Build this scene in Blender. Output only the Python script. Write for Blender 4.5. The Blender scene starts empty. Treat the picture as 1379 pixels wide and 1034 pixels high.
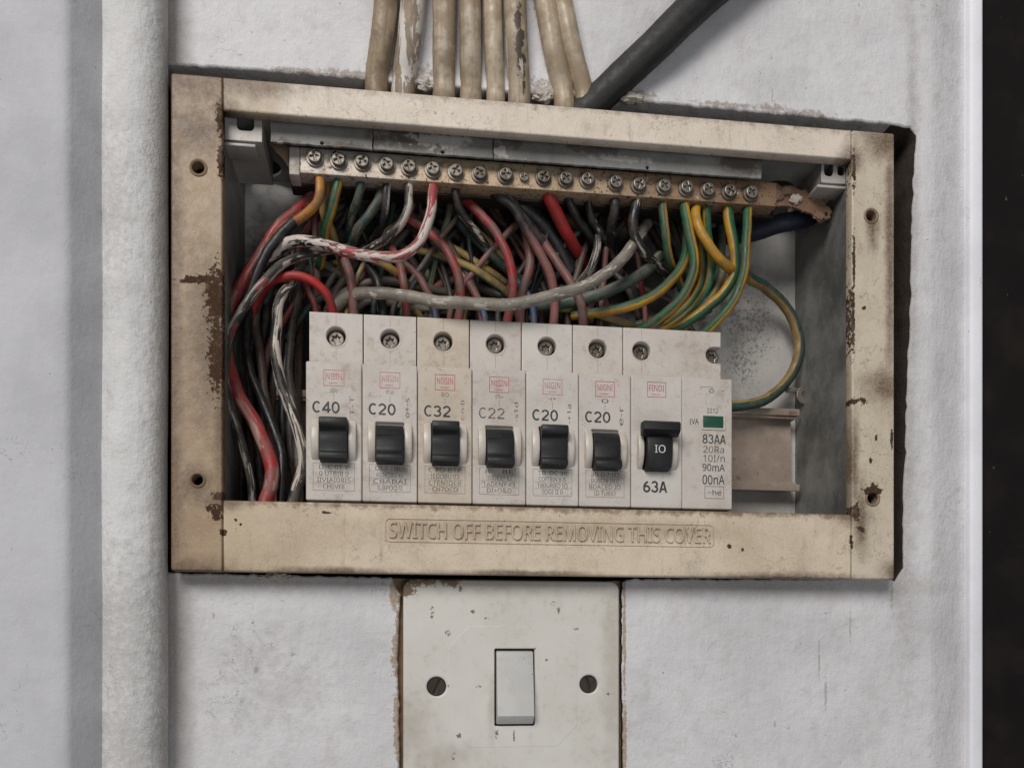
import bpy, bmesh, math, random
from mathutils import Vector, noise as mnoise
random.seed(7)
S = bpy.context.scene
COL = S.collection
MM = 0.001

# ---------------------------------------------------------------- camera, light, exposure
F_PX, W_PX, H_PX, YH = 1184.0, 1379.0, 1034.0, 883.0     # focal length and level of the eye, in photo pixels
TH = math.radians(7.6)
SN, CS = math.sin(TH), math.cos(TH)
CAM = (68.75, -284.0, -26.4)                              # mm; x right, y into the wall, z up; cover frame front = 0

cd = bpy.data.cameras.new("camera"); cam = bpy.data.objects.new("camera", cd); COL.objects.link(cam)
cam.location = [c * MM for c in CAM]
cam.rotation_euler = (math.pi / 2, 0, -TH)
cd.sensor_width = 36.0; cd.sensor_fit = 'HORIZONTAL'
cd.lens = F_PX / W_PX * 36.0
cd.shift_y = (YH - H_PX / 2) / W_PX
cd.clip_start = 0.01; cd.clip_end = 50
S.camera = cam

w = bpy.data.worlds.new("World"); S.world = w; w.use_nodes = True
bg = w.node_tree.nodes['Background']
bg.inputs[0].default_value = (0.92, 0.95, 1.0, 1); bg.inputs[1].default_value = 0.095

def area(name, loc, target, sx, sy, energy, col):
    l = bpy.data.lights.new(name, 'AREA'); l.shape = 'RECTANGLE'; l.size = sx; l.size_y = sy
    l.energy = energy; l.color = col
    o = bpy.data.objects.new(name, l); COL.objects.link(o); o.location = loc
    o.rotation_euler = (Vector(target) - Vector(loc)).to_track_quat('-Z', 'Y').to_euler()
    return o
area("window_light", (-0.50, -1.25, 0.95), (0.12, 0, 0.08), 0.8, 0.8, 23.0, (1.0, 0.975, 0.95))
area("bounce_fill", (0.55, -1.35, -0.55), (0.12, 0, 0.06), 1.1, 1.1, 4.6, (0.93, 0.96, 1.0))  # added low fill lamp standing in for light bounced off the floor
S.view_settings.view_transform = 'Standard'; S.view_settings.look = 'None'
S.view_settings.exposure = 0.0; S.view_settings.gamma = 1.0
S.render.engine = 'CYCLES'

# ---------------------------------------------------------------- geometry helpers (all in mm)
def P(px, py, Y=0.0):
    """real position of a point of the photo that lies Y mm behind the front of the cover frame"""
    u = (px - W_PX / 2) / F_PX
    d = Y - CAM[1]
    a = d * (SN + u * CS) / (CS - u * SN)
    dep = a * SN + d * CS
    return Vector((CAM[0] + a, Y, CAM[2] + (YH - py) * dep / F_PX))
def X(px, Y=0.0): return P(px, 500, Y).x
def mmpp(px, Y=0.0):
    return (P(px, 400, Y) - P(px, 401, Y)).length       # mm per photo pixel there

def link(name, me, mat=None, parent=None, loc=(0, 0, 0)):
    if mat is not None and not me.materials:
        me.materials.append(mat)
    o = bpy.data.objects.new(name, me); COL.objects.link(o)
    if parent is not None: o.parent = parent
    o.location = [c * MM for c in loc]
    return o
def tag(o, label=None, cat=None, group=None, kind=None):
    if label: o['label'] = label
    if cat: o['category'] = cat
    if group: o['group'] = group
    if kind: o['kind'] = kind
    return o
def thing(name, label, cat, loc=(0, 0, 0), group=None):
    o = bpy.data.objects.new(name, None); COL.objects.link(o)
    o.empty_display_size = 0.01
    o.location = [c * MM for c in loc]
    return tag(o, label, cat, group)

class MB:
    """collects shapes into one mesh"""
    def __init__(s): s.bm = bmesh.new()
    def box(s, x0, x1, y0, y1, z0, z1, bev=0.0, seg=2):
        r = bmesh.ops.create_cube(s.bm, size=1.0)
        vs = r['verts']
        for v in vs:
            v.co = Vector(((x0 + x1) / 2 + v.co.x * (x1 - x0), (y0 + y1) / 2 + v.co.y * (y1 - y0), (z0 + z1) / 2 + v.co.z * (z1 - z0)))
        if bev > 0:
            es = list({e for v in vs for e in v.link_edges})
            bmesh.ops.bevel(s.bm, geom=vs + es, offset=bev, segments=seg, profile=0.5, affect='EDGES')
        return s
    def add(s, me, off=(0, 0, 0), sc=1.0):
        n = len(s.bm.verts)
        s.bm.from_mesh(me); s.bm.verts.ensure_lookup_table()
        for v in s.bm.verts[n:]:
            v.co = v.co * (sc / MM) + Vector(off)
        return s
    def poly(s, pts):
        vs = [s.bm.verts.new(p) for p in pts]
        return s.bm.faces.new(vs)
    def profile_x(s, prof, x0, x1, bev=0.0):
        """closed (y, z) outline swept along x"""
        a = [s.bm.verts.new((x0, y, z)) for y, z in prof]
        b = [s.bm.verts.new((x1, y, z)) for y, z in prof]
        n = len(prof); fs = []
        for i in range(n):
            fs.append(s.bm.faces.new((a[i], a[(i + 1) % n], b[(i + 1) % n], b[i])))
        c1 = s.bm.faces.new(a[::-1]); c2 = s.bm.faces.new(b)
        fs += [c1, c2]
        bmesh.ops.recalc_face_normals(s.bm, faces=fs)
        if bev > 0:
            es = list(c1.edges) + list(c2.edges)
            bmesh.ops.bevel(s.bm, geom=es, offset=bev, segments=2, profile=0.5, affect='EDGES')
        return s
    def lathe(s, prof, c, n=24, axis='y', cap=True):
        """(radius, depth) outline turned about an axis through c; depth runs along +axis"""
        rings = []
        for r, d in prof:
            ring = []
            for k in range(n):
                t = 2 * math.pi * k / n
                if axis == 'y': p = (c[0] + r * math.cos(t), c[1] + d, c[2] + r * math.sin(t))
                else: p = (c[0] + r * math.cos(t), c[1] + r * math.sin(t), c[2] + d)
                ring.append(s.bm.verts.new(p))
            rings.append(ring)
        fs = []
        for i in range(len(rings) - 1):
            for k in range(n):
                fs.append(s.bm.faces.new((rings[i][k], rings[i][(k + 1) % n], rings[i + 1][(k + 1) % n], rings[i + 1][k])))
        if cap and prof[0][0] > 1e-6: fs.append(s.bm.faces.new(rings[0]))
        if cap and prof[-1][0] > 1e-6: fs.append(s.bm.faces.new(rings[-1][::-1]))
        bmesh.ops.remove_doubles(s.bm, verts=[v for r in rings for v in r], dist=1e-4)
        return s
    def jitter(s, amp, freq):
        for v in s.bm.verts:
            v.co += mnoise.noise_vector(v.co * freq) * amp
        return s
    def mesh(s, name, smooth=None):
        bmesh.ops.recalc_face_normals(s.bm, faces=s.bm.faces[:])
        for v in s.bm.verts: v.co *= MM
        me = bpy.data.meshes.new(name)
        s.bm.to_mesh(me); s.bm.free()
        if smooth is not None:
            me.polygons.foreach_set('use_smooth', [True] * len(me.polygons))
            me.set_sharp_from_angle(angle=math.radians(smooth))
        return me
    def build(s, name, mat, parent=None, loc=(0, 0, 0), smooth=35):
        return link(name, s.mesh(name, smooth), mat, parent, loc)

def prism(polys, y0, y1, bev=0.0, plane='front', res=2):
    """polygon with holes, (x, z) outlines in mm, filled and given a thickness y0..y1; returns a mesh in metres"""
    c = bpy.data.curves.new("outline", 'CURVE'); c.dimensions = '2D'; c.fill_mode = 'BOTH'
    for pl in polys:
        sp = c.splines.new('POLY'); sp.points.add(len(pl) - 1); sp.use_cyclic_u = True
        for q, (a, b) in zip(sp.points, pl): q.co = (a, b, 0, 1)
    t = abs(y1 - y0) / 2
    bev = min(bev, t * 0.99)
    c.extrude = max(t - bev, 0.0); c.bevel_depth = bev; c.offset = -bev; c.bevel_resolution = res - 1
    o = bpy.data.objects.new("outline", c); COL.objects.link(o)
    dg = bpy.context.evaluated_depsgraph_get()
    me = bpy.data.meshes.new_from_object(o.evaluated_get(dg))
    bpy.data.objects.remove(o); bpy.data.curves.remove(c)
    mid = (y0 + y1) / 2
    for v in me.vertices:
        x, y, z = v.co
        v.co = (Vector((x, mid - z, y)) if plane == 'front' else Vector((x, y, mid + z))) * MM
    me.materials.clear()
    return me
def circ(cx, cz, r, n=24, a0=0.0):
    return [(cx + r * math.cos(a0 + 2 * math.pi * k / n), cz + r * math.sin(a0 + 2 * math.pi * k / n)) for k in range(n)]
def rect(x0, x1, z0, z1, r=0.0, n=4):
    if r <= 0: return [(x0, z0), (x1, z0), (x1, z1), (x0, z1)]
    out = []
    for cx, cz, a in ((x1 - r, z1 - r, 0), (x0 + r, z1 - r, 90), (x0 + r, z0 + r, 180), (x1 - r, z0 + r, 270)):
        for k in range(n + 1):
            t = math.radians(a + 90 * k / n); out.append((cx + r * math.cos(t), cz + r * math.sin(t)))
    return out
def cross(cx, cz, r, wd, rot=0.0):
    p = [(wd, wd), (wd, r), (-wd, r), (-wd, wd), (-r, wd), (-r, -wd), (-wd, -wd), (-wd, -r), (wd, -r), (wd, -wd), (r, -wd), (r, wd)]
    return [(cx + a * math.cos(rot) - b * math.sin(rot), cz + a * math.sin(rot) + b * math.cos(rot)) for a, b in p]
def star(cx, cz, r0, r1, n=6, rot=0.0):
    return [(cx + (r0 if k % 2 else r1) * math.cos(rot + math.pi * k / n), cz + (r0 if k % 2 else r1) * math.sin(rot + math.pi * k / n)) for k in range(2 * n)]
def rough_line(pts, step=1.2, amp=0.5, freq=0.35, closed=False, seed=0.0):
    """a broken plaster edge: resampled and shaken in the plane"""
    out = []
    n = len(pts)
    for i in range(n if closed else n - 1):
        a = Vector(pts[i]); b = Vector(pts[(i + 1) % n]); L = (b - a).length
        m = max(1, int(L / step))
        for k in range(m):
            p = a.lerp(b, k / m)
            q = Vector((p.x * freq + seed, p.y * freq, seed * 1.7))
            d = mnoise.noise_vector(q) * amp + mnoise.noise_vector(q * 3.1) * amp * 0.45
            out.append((p.x + d.x, p.y + d.y))
    if not closed: out.append(tuple(pts[-1]))
    return out

_txt = {}
try:   # the plain sans that ships with Blender, else its built-in letters
    import os
    FONT = bpy.data.fonts.load(os.path.join(bpy.utils.resource_path('LOCAL'), 'datafiles', 'fonts', 'NotoSansHebrew-Regular.woff2'))
except Exception:
    FONT = None
def text_mesh(s, bold=0.0, depth=0.0, bevel=0.0):
    key = (s, bold, depth, bevel)
    if key in _txt: return _txt[key]
    c = bpy.data.curves.new("txt", 'FONT'); c.body = s; c.size = 1.0
    if FONT: c.font = FONT
    c.offset = bold
    c.extrude = depth; c.bevel_depth = bevel; c.resolution_u = 3
    o = bpy.data.objects.new("txt", c); COL.objects.link(o)
    dg = bpy.context.evaluated_depsgraph_get()
    me = bpy.data.meshes.new_from_object(o.evaluated_get(dg))
    bpy.data.objects.remove(o); bpy.data.curves.remove(c)
    xs = [v.co.x for v in me.vertices]; ys = [v.co.y for v in me.vertices]
    r = ([tuple(v.co) for v in me.vertices], [tuple(p.vertices) for p in me.polygons], min(xs), max(xs), min(ys), max(ys))
    bpy.data.meshes.remove(me); _txt[key] = r
    return r
def put_text(mb, s, x0, x1, z0, z1, y, bold=0.0, thick=0.04, depth=0.01, bevel=0.0, rot=0.0):
    """the words as real raised print, fitted into x0..x1, z0..z1 on the plane y"""
    vs, fs, a, b, c, d = text_mesh(s, bold, depth, bevel)
    zt = depth + bevel
    new = []
    for p in vs:
        fx, fz = (p[0] - a) / max(b - a, 1e-6), (p[1] - c) / max(d - c, 1e-6)
        yy = y - (p[2] + zt) / (2 * zt) * thick
        if rot: fx, fz = 1 - fz, fx
        new.append(mb.bm.verts.new((x0 + (x1 - x0) * fx, yy, z0 + (z1 - z0) * fz)))
    for f in fs:
        try: mb.bm.faces.new([new[i] for i in f])
        except ValueError: pass
    return mb
def _arc(cx, cy, rx, ry, a, b, n=18): return [(cx + rx * math.cos(math.radians(a + (b - a) * k / n)), cy + ry * math.sin(math.radians(a + (b - a) * k / n))) for k in range(n + 1)]
GLYPH = {'C': [_arc(.36, .5, .29, .43, 48, 312)], '0': [_arc(.33, .5, .255, .43, 0, 360, 28)], '4': [[(.50, 0), (.50, 1)], [(.52, .95), (.07, .29)], [(.02, .27), (.70, .27)]],
         '2': [_arc(.33, .685, .25, .245, 165, -30) + [(.10, .12)], [(.04, .075), (.62, .075)]], '3': [_arc(.31, .715, .235, .215, 160, -88), _arc(.31, .30, .265, .23, 88, -160)],
         '6': [_arc(.34, .31, .25, .24, 0, 360, 26), _arc(.62, .40, .53, .54, 182, 108, 10)], 'A': [[(.05, 0), (.33, .97)], [(.65, 0), (.37, .97)], [(.14, .30), (.56, .30)]],
         '8': [_arc(.33, .72, .215, .21, 0, 360, 24), _arc(.33, .29, .26, .22, 0, 360, 24)]}
def put_bold(mb, word, x0, x1, z0, z1, y, t=0.15):
    """sturdy print drawn stroke by stroke, each stroke a thin layer of ink of its own"""
    wd = len(word) * 0.76 - 0.06; sx = (x1 - x0) / wd; sz = z1 - z0; lay = 0
    for i, ch in enumerate(word):
        for st in GLYPH[ch]:
            lay += 1; yy = y - 0.02 - 0.006 * lay; pr = None
            closed = math.dist(st[0], st[-1]) < 1e-6
            for k, (a, b) in enumerate(st):
                p = st[max(k - 1, 0)] if not (closed and k == 0) else st[-2]; q = st[min(k + 1, len(st) - 1)] if not (closed and k == len(st) - 1) else st[1]
                dx, dz = (q[0] - p[0]) * sx, (q[1] - p[1]) * sz; L = math.hypot(dx, dz)
                nx, nz = -dz / L * t * sz / 2, dx / L * t * sz / 2
                X0 = x0 + (a + i * 0.76) * sx; Z0 = z0 + b * sz
                cu = (mb.bm.verts.new((X0 + nx, yy, Z0 + nz)), mb.bm.verts.new((X0 - nx, yy, Z0 - nz)))
                if pr: mb.bm.faces.new((pr[0], pr[1], cu[1], cu[0]))
                pr = cu
    return mb
def outline(mb, x0, x1, z0, z1, y, t=0.12, thick=0.04):
    for a in ((x0, x1, z0, z0 + t), (x0, x1, z1 - t, z1), (x0, x0 + t, z0 + t, z1 - t), (x1 - t, x1, z0 + t, z1 - t)):
        mb.box(a[0], a[1], y - thick, y + 0.01, a[2], a[3])
    return mb

# ---------------------------------------------------------------- node materials
class NT:
    def __init__(s, name, space='world'):
        s.mat = bpy.data.materials.new(name); s.mat.use_nodes = True
        s.nt = s.mat.node_tree
        s.b = s.nt.nodes['Principled BSDF']
        if space == 'world':
            v = s.n('ShaderNodeNewGeometry').outputs['Position']
        else:
            v = s.n('ShaderNodeTexCoord').outputs['Object']
        v = s.vm('MULTIPLY', v, (1000, 1000, 1000))
        if space == 'object':
            oi = s.n('ShaderNodeObjectInfo').outputs['Random']
            s.rand = oi
            v = s.vm('ADD', v, s.vm('MULTIPLY', oi, (517, 331, 733)))
        s.p = v
    def n(s, t): return s.nt.nodes.new(t)
    def put(s, sock, v):
        if isinstance(v, bpy.types.NodeSocket): s.nt.links.new(v, sock)
        elif isinstance(v, (tuple, list)) and len(v) == 3 and sock.type == 'RGBA': sock.default_value = (*v, 1)
        else: sock.default_value = v
    def m(s, op, a, b=0.0, clamp=False):
        n = s.n('ShaderNodeMath'); n.operation = op; n.use_clamp = clamp
        s.put(n.inputs[0], a); s.put(n.inputs[1], b); return n.outputs[0]
    def vm(s, op, a, b=(0, 0, 0)):
        n = s.n('ShaderNodeVectorMath'); n.operation = op
        s.put(n.inputs[0], a); s.put(n.inputs[1], b)
        return n.outputs['Value'] if op in ('LENGTH', 'DOT_PRODUCT', 'DISTANCE') else n.outputs[0]
    def noise(s, scale, detail=4.0, rough=0.55, dist=0.0, vec=None, stretch=None):
        n = s.n('ShaderNodeTexNoise')
        v = vec if vec is not None else s.p
        if stretch: v = s.vm('MULTIPLY', v, stretch)
        s.put(n.inputs['Vector'], v); n.inputs['Scale'].default_value = scale
        n.inputs['Detail'].default_value = detail; n.inputs['Roughness'].default_value = rough
        n.inputs['Distortion'].default_value = dist
        return n.outputs['Fac']
    def vor(s, scale, feature='F1', vec=None):
        n = s.n('ShaderNodeTexVoronoi'); n.feature = feature
        s.put(n.inputs['Vector'], vec if vec is not None else s.p); n.inputs['Scale'].default_value = scale
        return n.outputs['Distance']
    def step(s, v, lo, hi, a=0.0, b=1.0):
        n = s.n('ShaderNodeMapRange'); n.interpolation_type = 'SMOOTHSTEP' if lo < hi else 'SMOOTHSTEP'
        s.put(n.inputs[0], v)
        if lo > hi: lo, hi, a, b = hi, lo, b, a
        n.inputs[1].default_value = lo; n.inputs[2].default_value = hi
        n.inputs[3].default_value = a; n.inputs[4].default_value = b
        return n.outputs[0]
    def hair(s, scale, width, mask=0.55, stretch=None):
        n = s.m('ABSOLUTE', s.m('SUBTRACT', s.noise(scale, 5, 0.6, 0.3, stretch=stretch), 0.5))
        return s.m('MULTIPLY', s.step(n, width, width * 0.3), s.step(s.noise(scale * 0.6, 2, vec=s.vm('ADD', s.p, (91, 17, 53))), mask, mask + 0.06))
    def mix(s, f, a, b):
        n = s.n('ShaderNodeMix'); n.data_type = 'RGBA'
        s.put(n.inputs[0], f); s.put(n.inputs[6], a); s.put(n.inputs[7], b)
        return n.outputs[2]
    def xyz(s, v):
        n = s.n('ShaderNodeSeparateXYZ'); s.put(n.inputs[0], v); return n.outputs
    def spots(s, lst, warp=0.5, scale=0.25, hard=0.35, detail=5):
        """stains with a shape of their own: (photo x, photo y, depth, half width mm, half height mm)"""
        nz = s.m('MULTIPLY', s.m('SUBTRACT', s.noise(scale, detail, 0.65), 0.5), warp * 4)
        out = None
        for px, py, Y, rx, rz in lst:
            c = P(px, py, Y)
            v = s.vm('MULTIPLY', s.vm('SUBTRACT', s.p, tuple(c)), (1 / rx, 0.0, 1 / rz))
            d = s.m('ADD', s.vm('LENGTH', v), nz)
            k = s.step(d, 1 + hard, 1 - hard)
            out = k if out is None else s.m('MAXIMUM', out, k)
        return out
    def bump(s, h, strength=0.3, dist=0.3):
        n = s.n('ShaderNodeBump'); n.inputs['Strength'].default_value = strength
        n.inputs['Distance'].default_value = dist * MM
        s.put(n.inputs['Height'], h)
        if s.b.inputs['Normal'].is_linked:
            s.nt.links.new(s.b.inputs['Normal'].links[0].from_socket, n.inputs['Normal'])
        s.nt.links.new(n.outputs[0], s.b.inputs['Normal'])
    def end(s, col, rough=0.6, metal=0.0, spec=None):
        s.put(s.b.inputs['Base Color'], col); s.put(s.b.inputs['Roughness'], rough); s.put(s.b.inputs['Metallic'], metal)
        if spec is not None: s.b.inputs['Specular IOR Level'].default_value = spec
        return s.mat

def plaster(name, base, dirt, amount=0.5, fine=0.3, spots=None, streak=False):
    t = NT(name)
    big = t.noise(0.028, 5, 0.6); mid = t.noise(0.16, 5, 0.6); gr = t.noise(1.25, 4, 0.7)
    c = t.mix(t.step(big, 0.38, 0.72), base, tuple(b * 0.84 for b in base))
    c = t.mix(t.m('MULTIPLY', t.step(mid, 0.5, 0.75), amount * 0.5), c, dirt)
    sp = t.step(t.noise(0.55, 2, 0.5), 0.74, 0.79)
    c = t.mix(t.m('MULTIPLY', sp, 0.55), c, (0.16, 0.13, 0.11))
    if streak:
        k = t.step(t.noise(0.12, 6, 0.7, stretch=(2.4, 1, 0.5)), 0.56, 0.7)
        c = t.mix(t.m('MULTIPLY', k, 0.4), c, dirt)
    c = t.mix(t.m('MULTIPLY', t.hair(0.05, 0.004, 0.57), 0.45), c, (0.17, 0.14, 0.12))
    if spots:
        for lst, colr, amt, warp, sc, hd in spots:
            c = t.mix(t.m('MULTIPLY', t.m('MULTIPLY', t.spots(lst, warp, sc, hd), t.step(gr, 0.25, 0.6, 0.45, 1.0)), amt), c, colr)
    t.bump(t.noise(0.07, 4, 0.55), min(0.5, fine * 0.9), 2.6)
    t.bump(t.noise(0.22, 4, 0.6, stretch=(1.6, 1, 0.55)), fine * 0.8, 0.8)
    t.bump(t.noise(0.5, 5, 0.6), fine, 0.55)
    t.bump(gr, fine * 1.1, 0.26)
    return t.end(c, 0.82, spec=0.3)

BROWN = (0.20, 0.125, 0.07)
M = {}
M['wall'] = plaster('wall_plaster', (0.68, 0.665, 0.67), (0.44, 0.40, 0.37), 0.7, 0.5, spots=[
    ([(855, 130, 8, 6, 2.2), (1040, 147, 8, 5, 1.6), (1085, 154, 8, 8, 1.3), (545, 98, 8, 9, 3), (745, 122, 8, 10, 3), (470, 100, 8, 9, 1.2), (400, 95, 8, 8, 0.8), (980, 142, 8, 10, .9)], (0.26, 0.20, 0.155), 0.75, 1.2, 0.5, 0.5),
    ([(1219, 600, 8, 3.5, 60), (1214, 760, 8, 4, 14), (1228, 280, 8, 2, 60)], (0.30, 0.27, 0.25), 0.6, 0.5, 0.3, 0.95),
    ([(236, 880, 8, 5, 40), (300, 782, 8, 60, 2.5), (1020, 788, 8, 56, 3.2), (232, 60, 8, 4, 30)], (0.36, 0.31, 0.27), 0.65, 0.5, 0.2, 0.95),  # band below the frame's right part: soft shadow and grime put into wall colour
    ([(380, 930, 8, 11, 9), (340, 880, 8, 6, 6)], (0.36, 0.33, 0.31), 0.32, 1.6, 0.35, 0.9),
    ([(532, 800, 8, 1.8, 5), (537, 850, 8, 1.2, 9), (534, 880, 8, 1.6, 8), (539, 920, 8, 1.0, 10), (536, 985, 8, 1.4, 12), (841, 850, 8, 0.5, 20), (841, 1000, 8, 0.8, 14)], (0.33, 0.235, 0.15), 0.9, 0.8, 0.6, 0.2),
    ([(1040, 128, 8, 0.28, 2.4), (1112, 935, 8, 0.4, 5), (1103, 890, 8, 0.3, 7), (1145, 845, 8, .25, 6), (288, 828, 8, .5, .9), (345, 900, 8, .6, 1.4), (395, 880, 8, 1.0, .6), (1044, 975, 8, .5, 1), (1201, 800, 8, 0.5, 5), (720, 12, 8, .5, .8)], (0.14, 0.12, 0.11), 0.45, 1.0, 0.8, 0.6)])
M['wall_left'] = plaster('left_wall_paint', (0.56, 0.555, 0.58), (0.43, 0.42, 0.43), 0.3, 0.22)
M['pipe'] = plaster('painted_pipe', (0.68, 0.67, 0.66), (0.40, 0.37, 0.33), 0.55, 0.55, streak=True, spots=[
    ([(226, 500, 0, 2.6, 200)], (0.36, 0.32, 0.28), 0.75, 0.5, 0.25, 0.95), ([(170, 860, 0, 12, 20), (190, 990, 0, 10, 16), (150, 300, 0, 6, 20)], (0.36, 0.34, 0.32), 0.45, 1.5, 0.5, 0.8)])
M['crumb'] = plaster('crumbling_plaster', (0.50, 0.45, 0.39), (0.22, 0.15, 0.09), 1.6, 0.8)
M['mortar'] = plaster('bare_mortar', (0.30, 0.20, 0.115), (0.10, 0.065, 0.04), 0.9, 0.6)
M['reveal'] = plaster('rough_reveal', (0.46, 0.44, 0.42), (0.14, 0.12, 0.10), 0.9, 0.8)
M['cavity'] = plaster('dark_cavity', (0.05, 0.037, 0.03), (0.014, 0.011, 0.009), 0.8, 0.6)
M['white_trim'] = plaster('white_trim', (0.84, 0.84, 0.88), (0.5, 0.48, 0.47), 0.15, 0.1)
def black_board():
    t = NT('black_board')
    c = t.mix(t.step(t.noise(0.05, 4), 0.4, 0.7), (0.008, 0.007, 0.0068), (0.015, 0.012, 0.0105))
    c = t.mix(t.m('MULTIPLY', t.step(t.noise(0.45, 2), 0.74, 0.78), 0.7), c, (0.12, 0.10, 0.09))
    t.bump(t.noise(0.4, 4), 0.2, 0.3)
    return t.end(c, 0.85, spec=0.12)
M['black_board'] = black_board()

def cover(name, kind='rail'):
    t = NT(name)
    x = t.xyz(t.p)
    n1 = t.noise(0.045, 5, 0.62); n2 = t.noise(0.3, 5, 0.65); n3 = t.noise(1.1, 4, 0.65)
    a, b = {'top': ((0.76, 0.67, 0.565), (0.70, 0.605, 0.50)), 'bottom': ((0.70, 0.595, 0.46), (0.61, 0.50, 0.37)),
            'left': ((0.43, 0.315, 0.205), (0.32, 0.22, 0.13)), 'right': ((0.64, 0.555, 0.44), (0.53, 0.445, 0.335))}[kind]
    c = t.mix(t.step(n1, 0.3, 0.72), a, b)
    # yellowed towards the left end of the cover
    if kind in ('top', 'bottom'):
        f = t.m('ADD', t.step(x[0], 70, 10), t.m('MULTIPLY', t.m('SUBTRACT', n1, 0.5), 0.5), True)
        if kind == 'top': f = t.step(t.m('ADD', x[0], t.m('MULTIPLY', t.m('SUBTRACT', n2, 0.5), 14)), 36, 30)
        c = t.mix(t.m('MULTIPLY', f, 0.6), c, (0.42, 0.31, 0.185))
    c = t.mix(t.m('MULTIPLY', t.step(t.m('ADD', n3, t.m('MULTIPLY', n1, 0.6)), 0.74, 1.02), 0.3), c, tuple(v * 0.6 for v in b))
    grime = t.spots([(238, 105, 0, 16, 7), (231, 430, 0, 3.0, 130), (262, 175, 0, 9, 7), (285, 450, 0, 7, 24), (262, 650, 0, 5, 5), (250, 765, 0, 12, 3),
                     (330, 112, 0, 14, 4), (1195, 190, 0, 8, 6), (1190, 520, 0, 6, 5), (1160, 700, 0, 2, 10), (1175, 310, 0, 2, 6), (302, 150, 0, 5, 4), (300, 672, 0, 6, 3), (1147, 692, 0, 6, 3), (1147, 214, 0, 4, 4), (1203, 770, 0, 4, 4), (1199, 330, 0, 1.6, 40), (270, 768, 0, 10, 2.2), (450, 768, 0, 16, 1.0), (1050, 777, 0, 22, 1.4), (700, 771, 0, 20, .7), (296, 560, 0, 2.0, 20), (1150, 620, 0, 1.6, 14)], 0.5, 0.2, 0.95)
    c = t.mix(t.m('MULTIPLY', grime, t.step(n3, 0.2, 0.65, 0.6, 0.95)), c, (0.115, 0.07, 0.04))
    # brown grime caught along the lips of the opening and along the top edge
    if kind == 'top':
        slope = t.m('ADD', x[2], t.m('MULTIPLY', t.m('SUBTRACT', n2, 0.5), 9))
        band = t.step(slope, ZT_ - 2.6, ZT_ + 1.2)
        c = t.mix(t.m('MULTIPLY', band, 0.75), c, (0.27, 0.20, 0.145))
        low = t.step(t.m('ADD', x[2], t.m('MULTIPLY', t.m('SUBTRACT', n2, 0.5), 6)), ZI_ - 0.4, ZI_ - 1.6)
        c = t.mix(t.m('MULTIPLY', low, 0.7), c, (0.20, 0.125, 0.07))
    if kind == 'bottom':
        up = t.step(t.m('ADD', x[2], t.m('MULTIPLY', t.m('SUBTRACT', n2, 0.5), 8)), ZJ_ - 2.4, ZJ_ + 0.2)
        c = t.mix(t.m('MULTIPLY', up, 0.85), c, (0.17, 0.105, 0.06))
        let = t.spots([(620, 713, 0, 26, 3.4), (760, 714, 0, 30, 3.0), (900, 714, 0, 18, 2.6)], 0.5, 0.3, 0.95)
        c = t.mix(t.m('MULTIPLY', let, 0.55), c, (0.30, 0.215, 0.14))
    # chipped paint
    chip = t.spots([(283, 376, 0, 7, 1.2), (292, 400, 0, 3.2, 9), (293.5, 480, 0, 2.6, 11), (258, 379, 0, 4, 0.6), (297, 158, 0, 1.2, 5), (297, 215, 0, .9, 5), (291, 690, 0, 1.8, 2.4), (282, 684, 0, 1.0, 1.0), (300, 717, 0, 1.0, 1.2), (297, 668, 0, 2.6, 1.2),
                    (1150, 230, 0, .7, 6), (1150, 540, 0, 2.2, 1.0), (1163, 540, 0, 1.2, 1.2), (1172, 620, 0, 0.6, 1.2), (1175, 661, 0, 3.0, 2.4), (1160, 712, 0, 1.3, 1.1), (1152, 690, 0, 1.6, 3.0), (1180, 590, 0, .5, 1.0),
                    (1201, 590, 0, .6, 3), (1146, 728, 0, 0.7, 2.0), (1149, 430, 0, .6, 12), (1150, 350, 0, .5, 10), (440, 690, 0, 1.5, .4), (318, 700, 0, .4, .4), (324, 706, 0, .4, .4), (982, 735, 0, .8, .7), (1000, 740, 0, .6, .6), (1163, 415, 0, .7, .6)], 1.0, 0.7, 0.1, 6)
    c = t.mix(chip, c, t.mix(t.noise(0.8, 3), (0.030, 0.018, 0.012), (0.085, 0.048, 0.03)))
    c = t.mix(t.m('MULTIPLY', t.hair(0.09, 0.006, 0.5), 0.55), c, (0.14, 0.085, 0.05))
    run = t.step(t.noise(0.16, 5, 0.7, stretch=(2.2, 1, 0.35)), 0.56, 0.74)
    c = t.mix(t.m('MULTIPLY', run, 0.45), c, (0.25, 0.18, 0.12))
    c = t.mix(t.m('MULTIPLY', t.step(t.noise(2.4, 3, 0.7), 0.45, 0.7), 0.28), c, tuple(v * 0.55 for v in b))
    c = t.mix(t.m('MULTIPLY', t.step(t.noise(0.11, 5, 0.65), 0.5, 0.72), 0.32), c, (0.33, 0.27, 0.205))
    fl = t.step(t.noise(0.42, 5, 0.68), 0.645, 0.67)
    c = t.mix(t.m('MULTIPLY', fl, 0.6), c, (0.19, 0.12, 0.07))
    fl2 = t.step(t.noise(1.0, 2, 0.5), 0.725, 0.75)
    c = t.mix(t.m('MULTIPLY', fl2, 0.75), c, (0.10, 0.065, 0.04))
    t.bump(t.m('SUBTRACT', n2, t.m('MULTIPLY', chip, 1.4)), 0.4, 0.4)
    t.bump(n3, 0.15, 0.12)
    t.put(t.b.inputs['Specular IOR Level'], t.m('MULTIPLY', t.m('SUBTRACT', 1.0, chip), 0.4))
    return t.end(c, t.step(n2, 0.2, 0.9, 0.36, 0.65))
ZT_, ZI_, ZJ_ = P(230, 98).z, P(300, 147.5).z, P(300, 673).z
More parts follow.
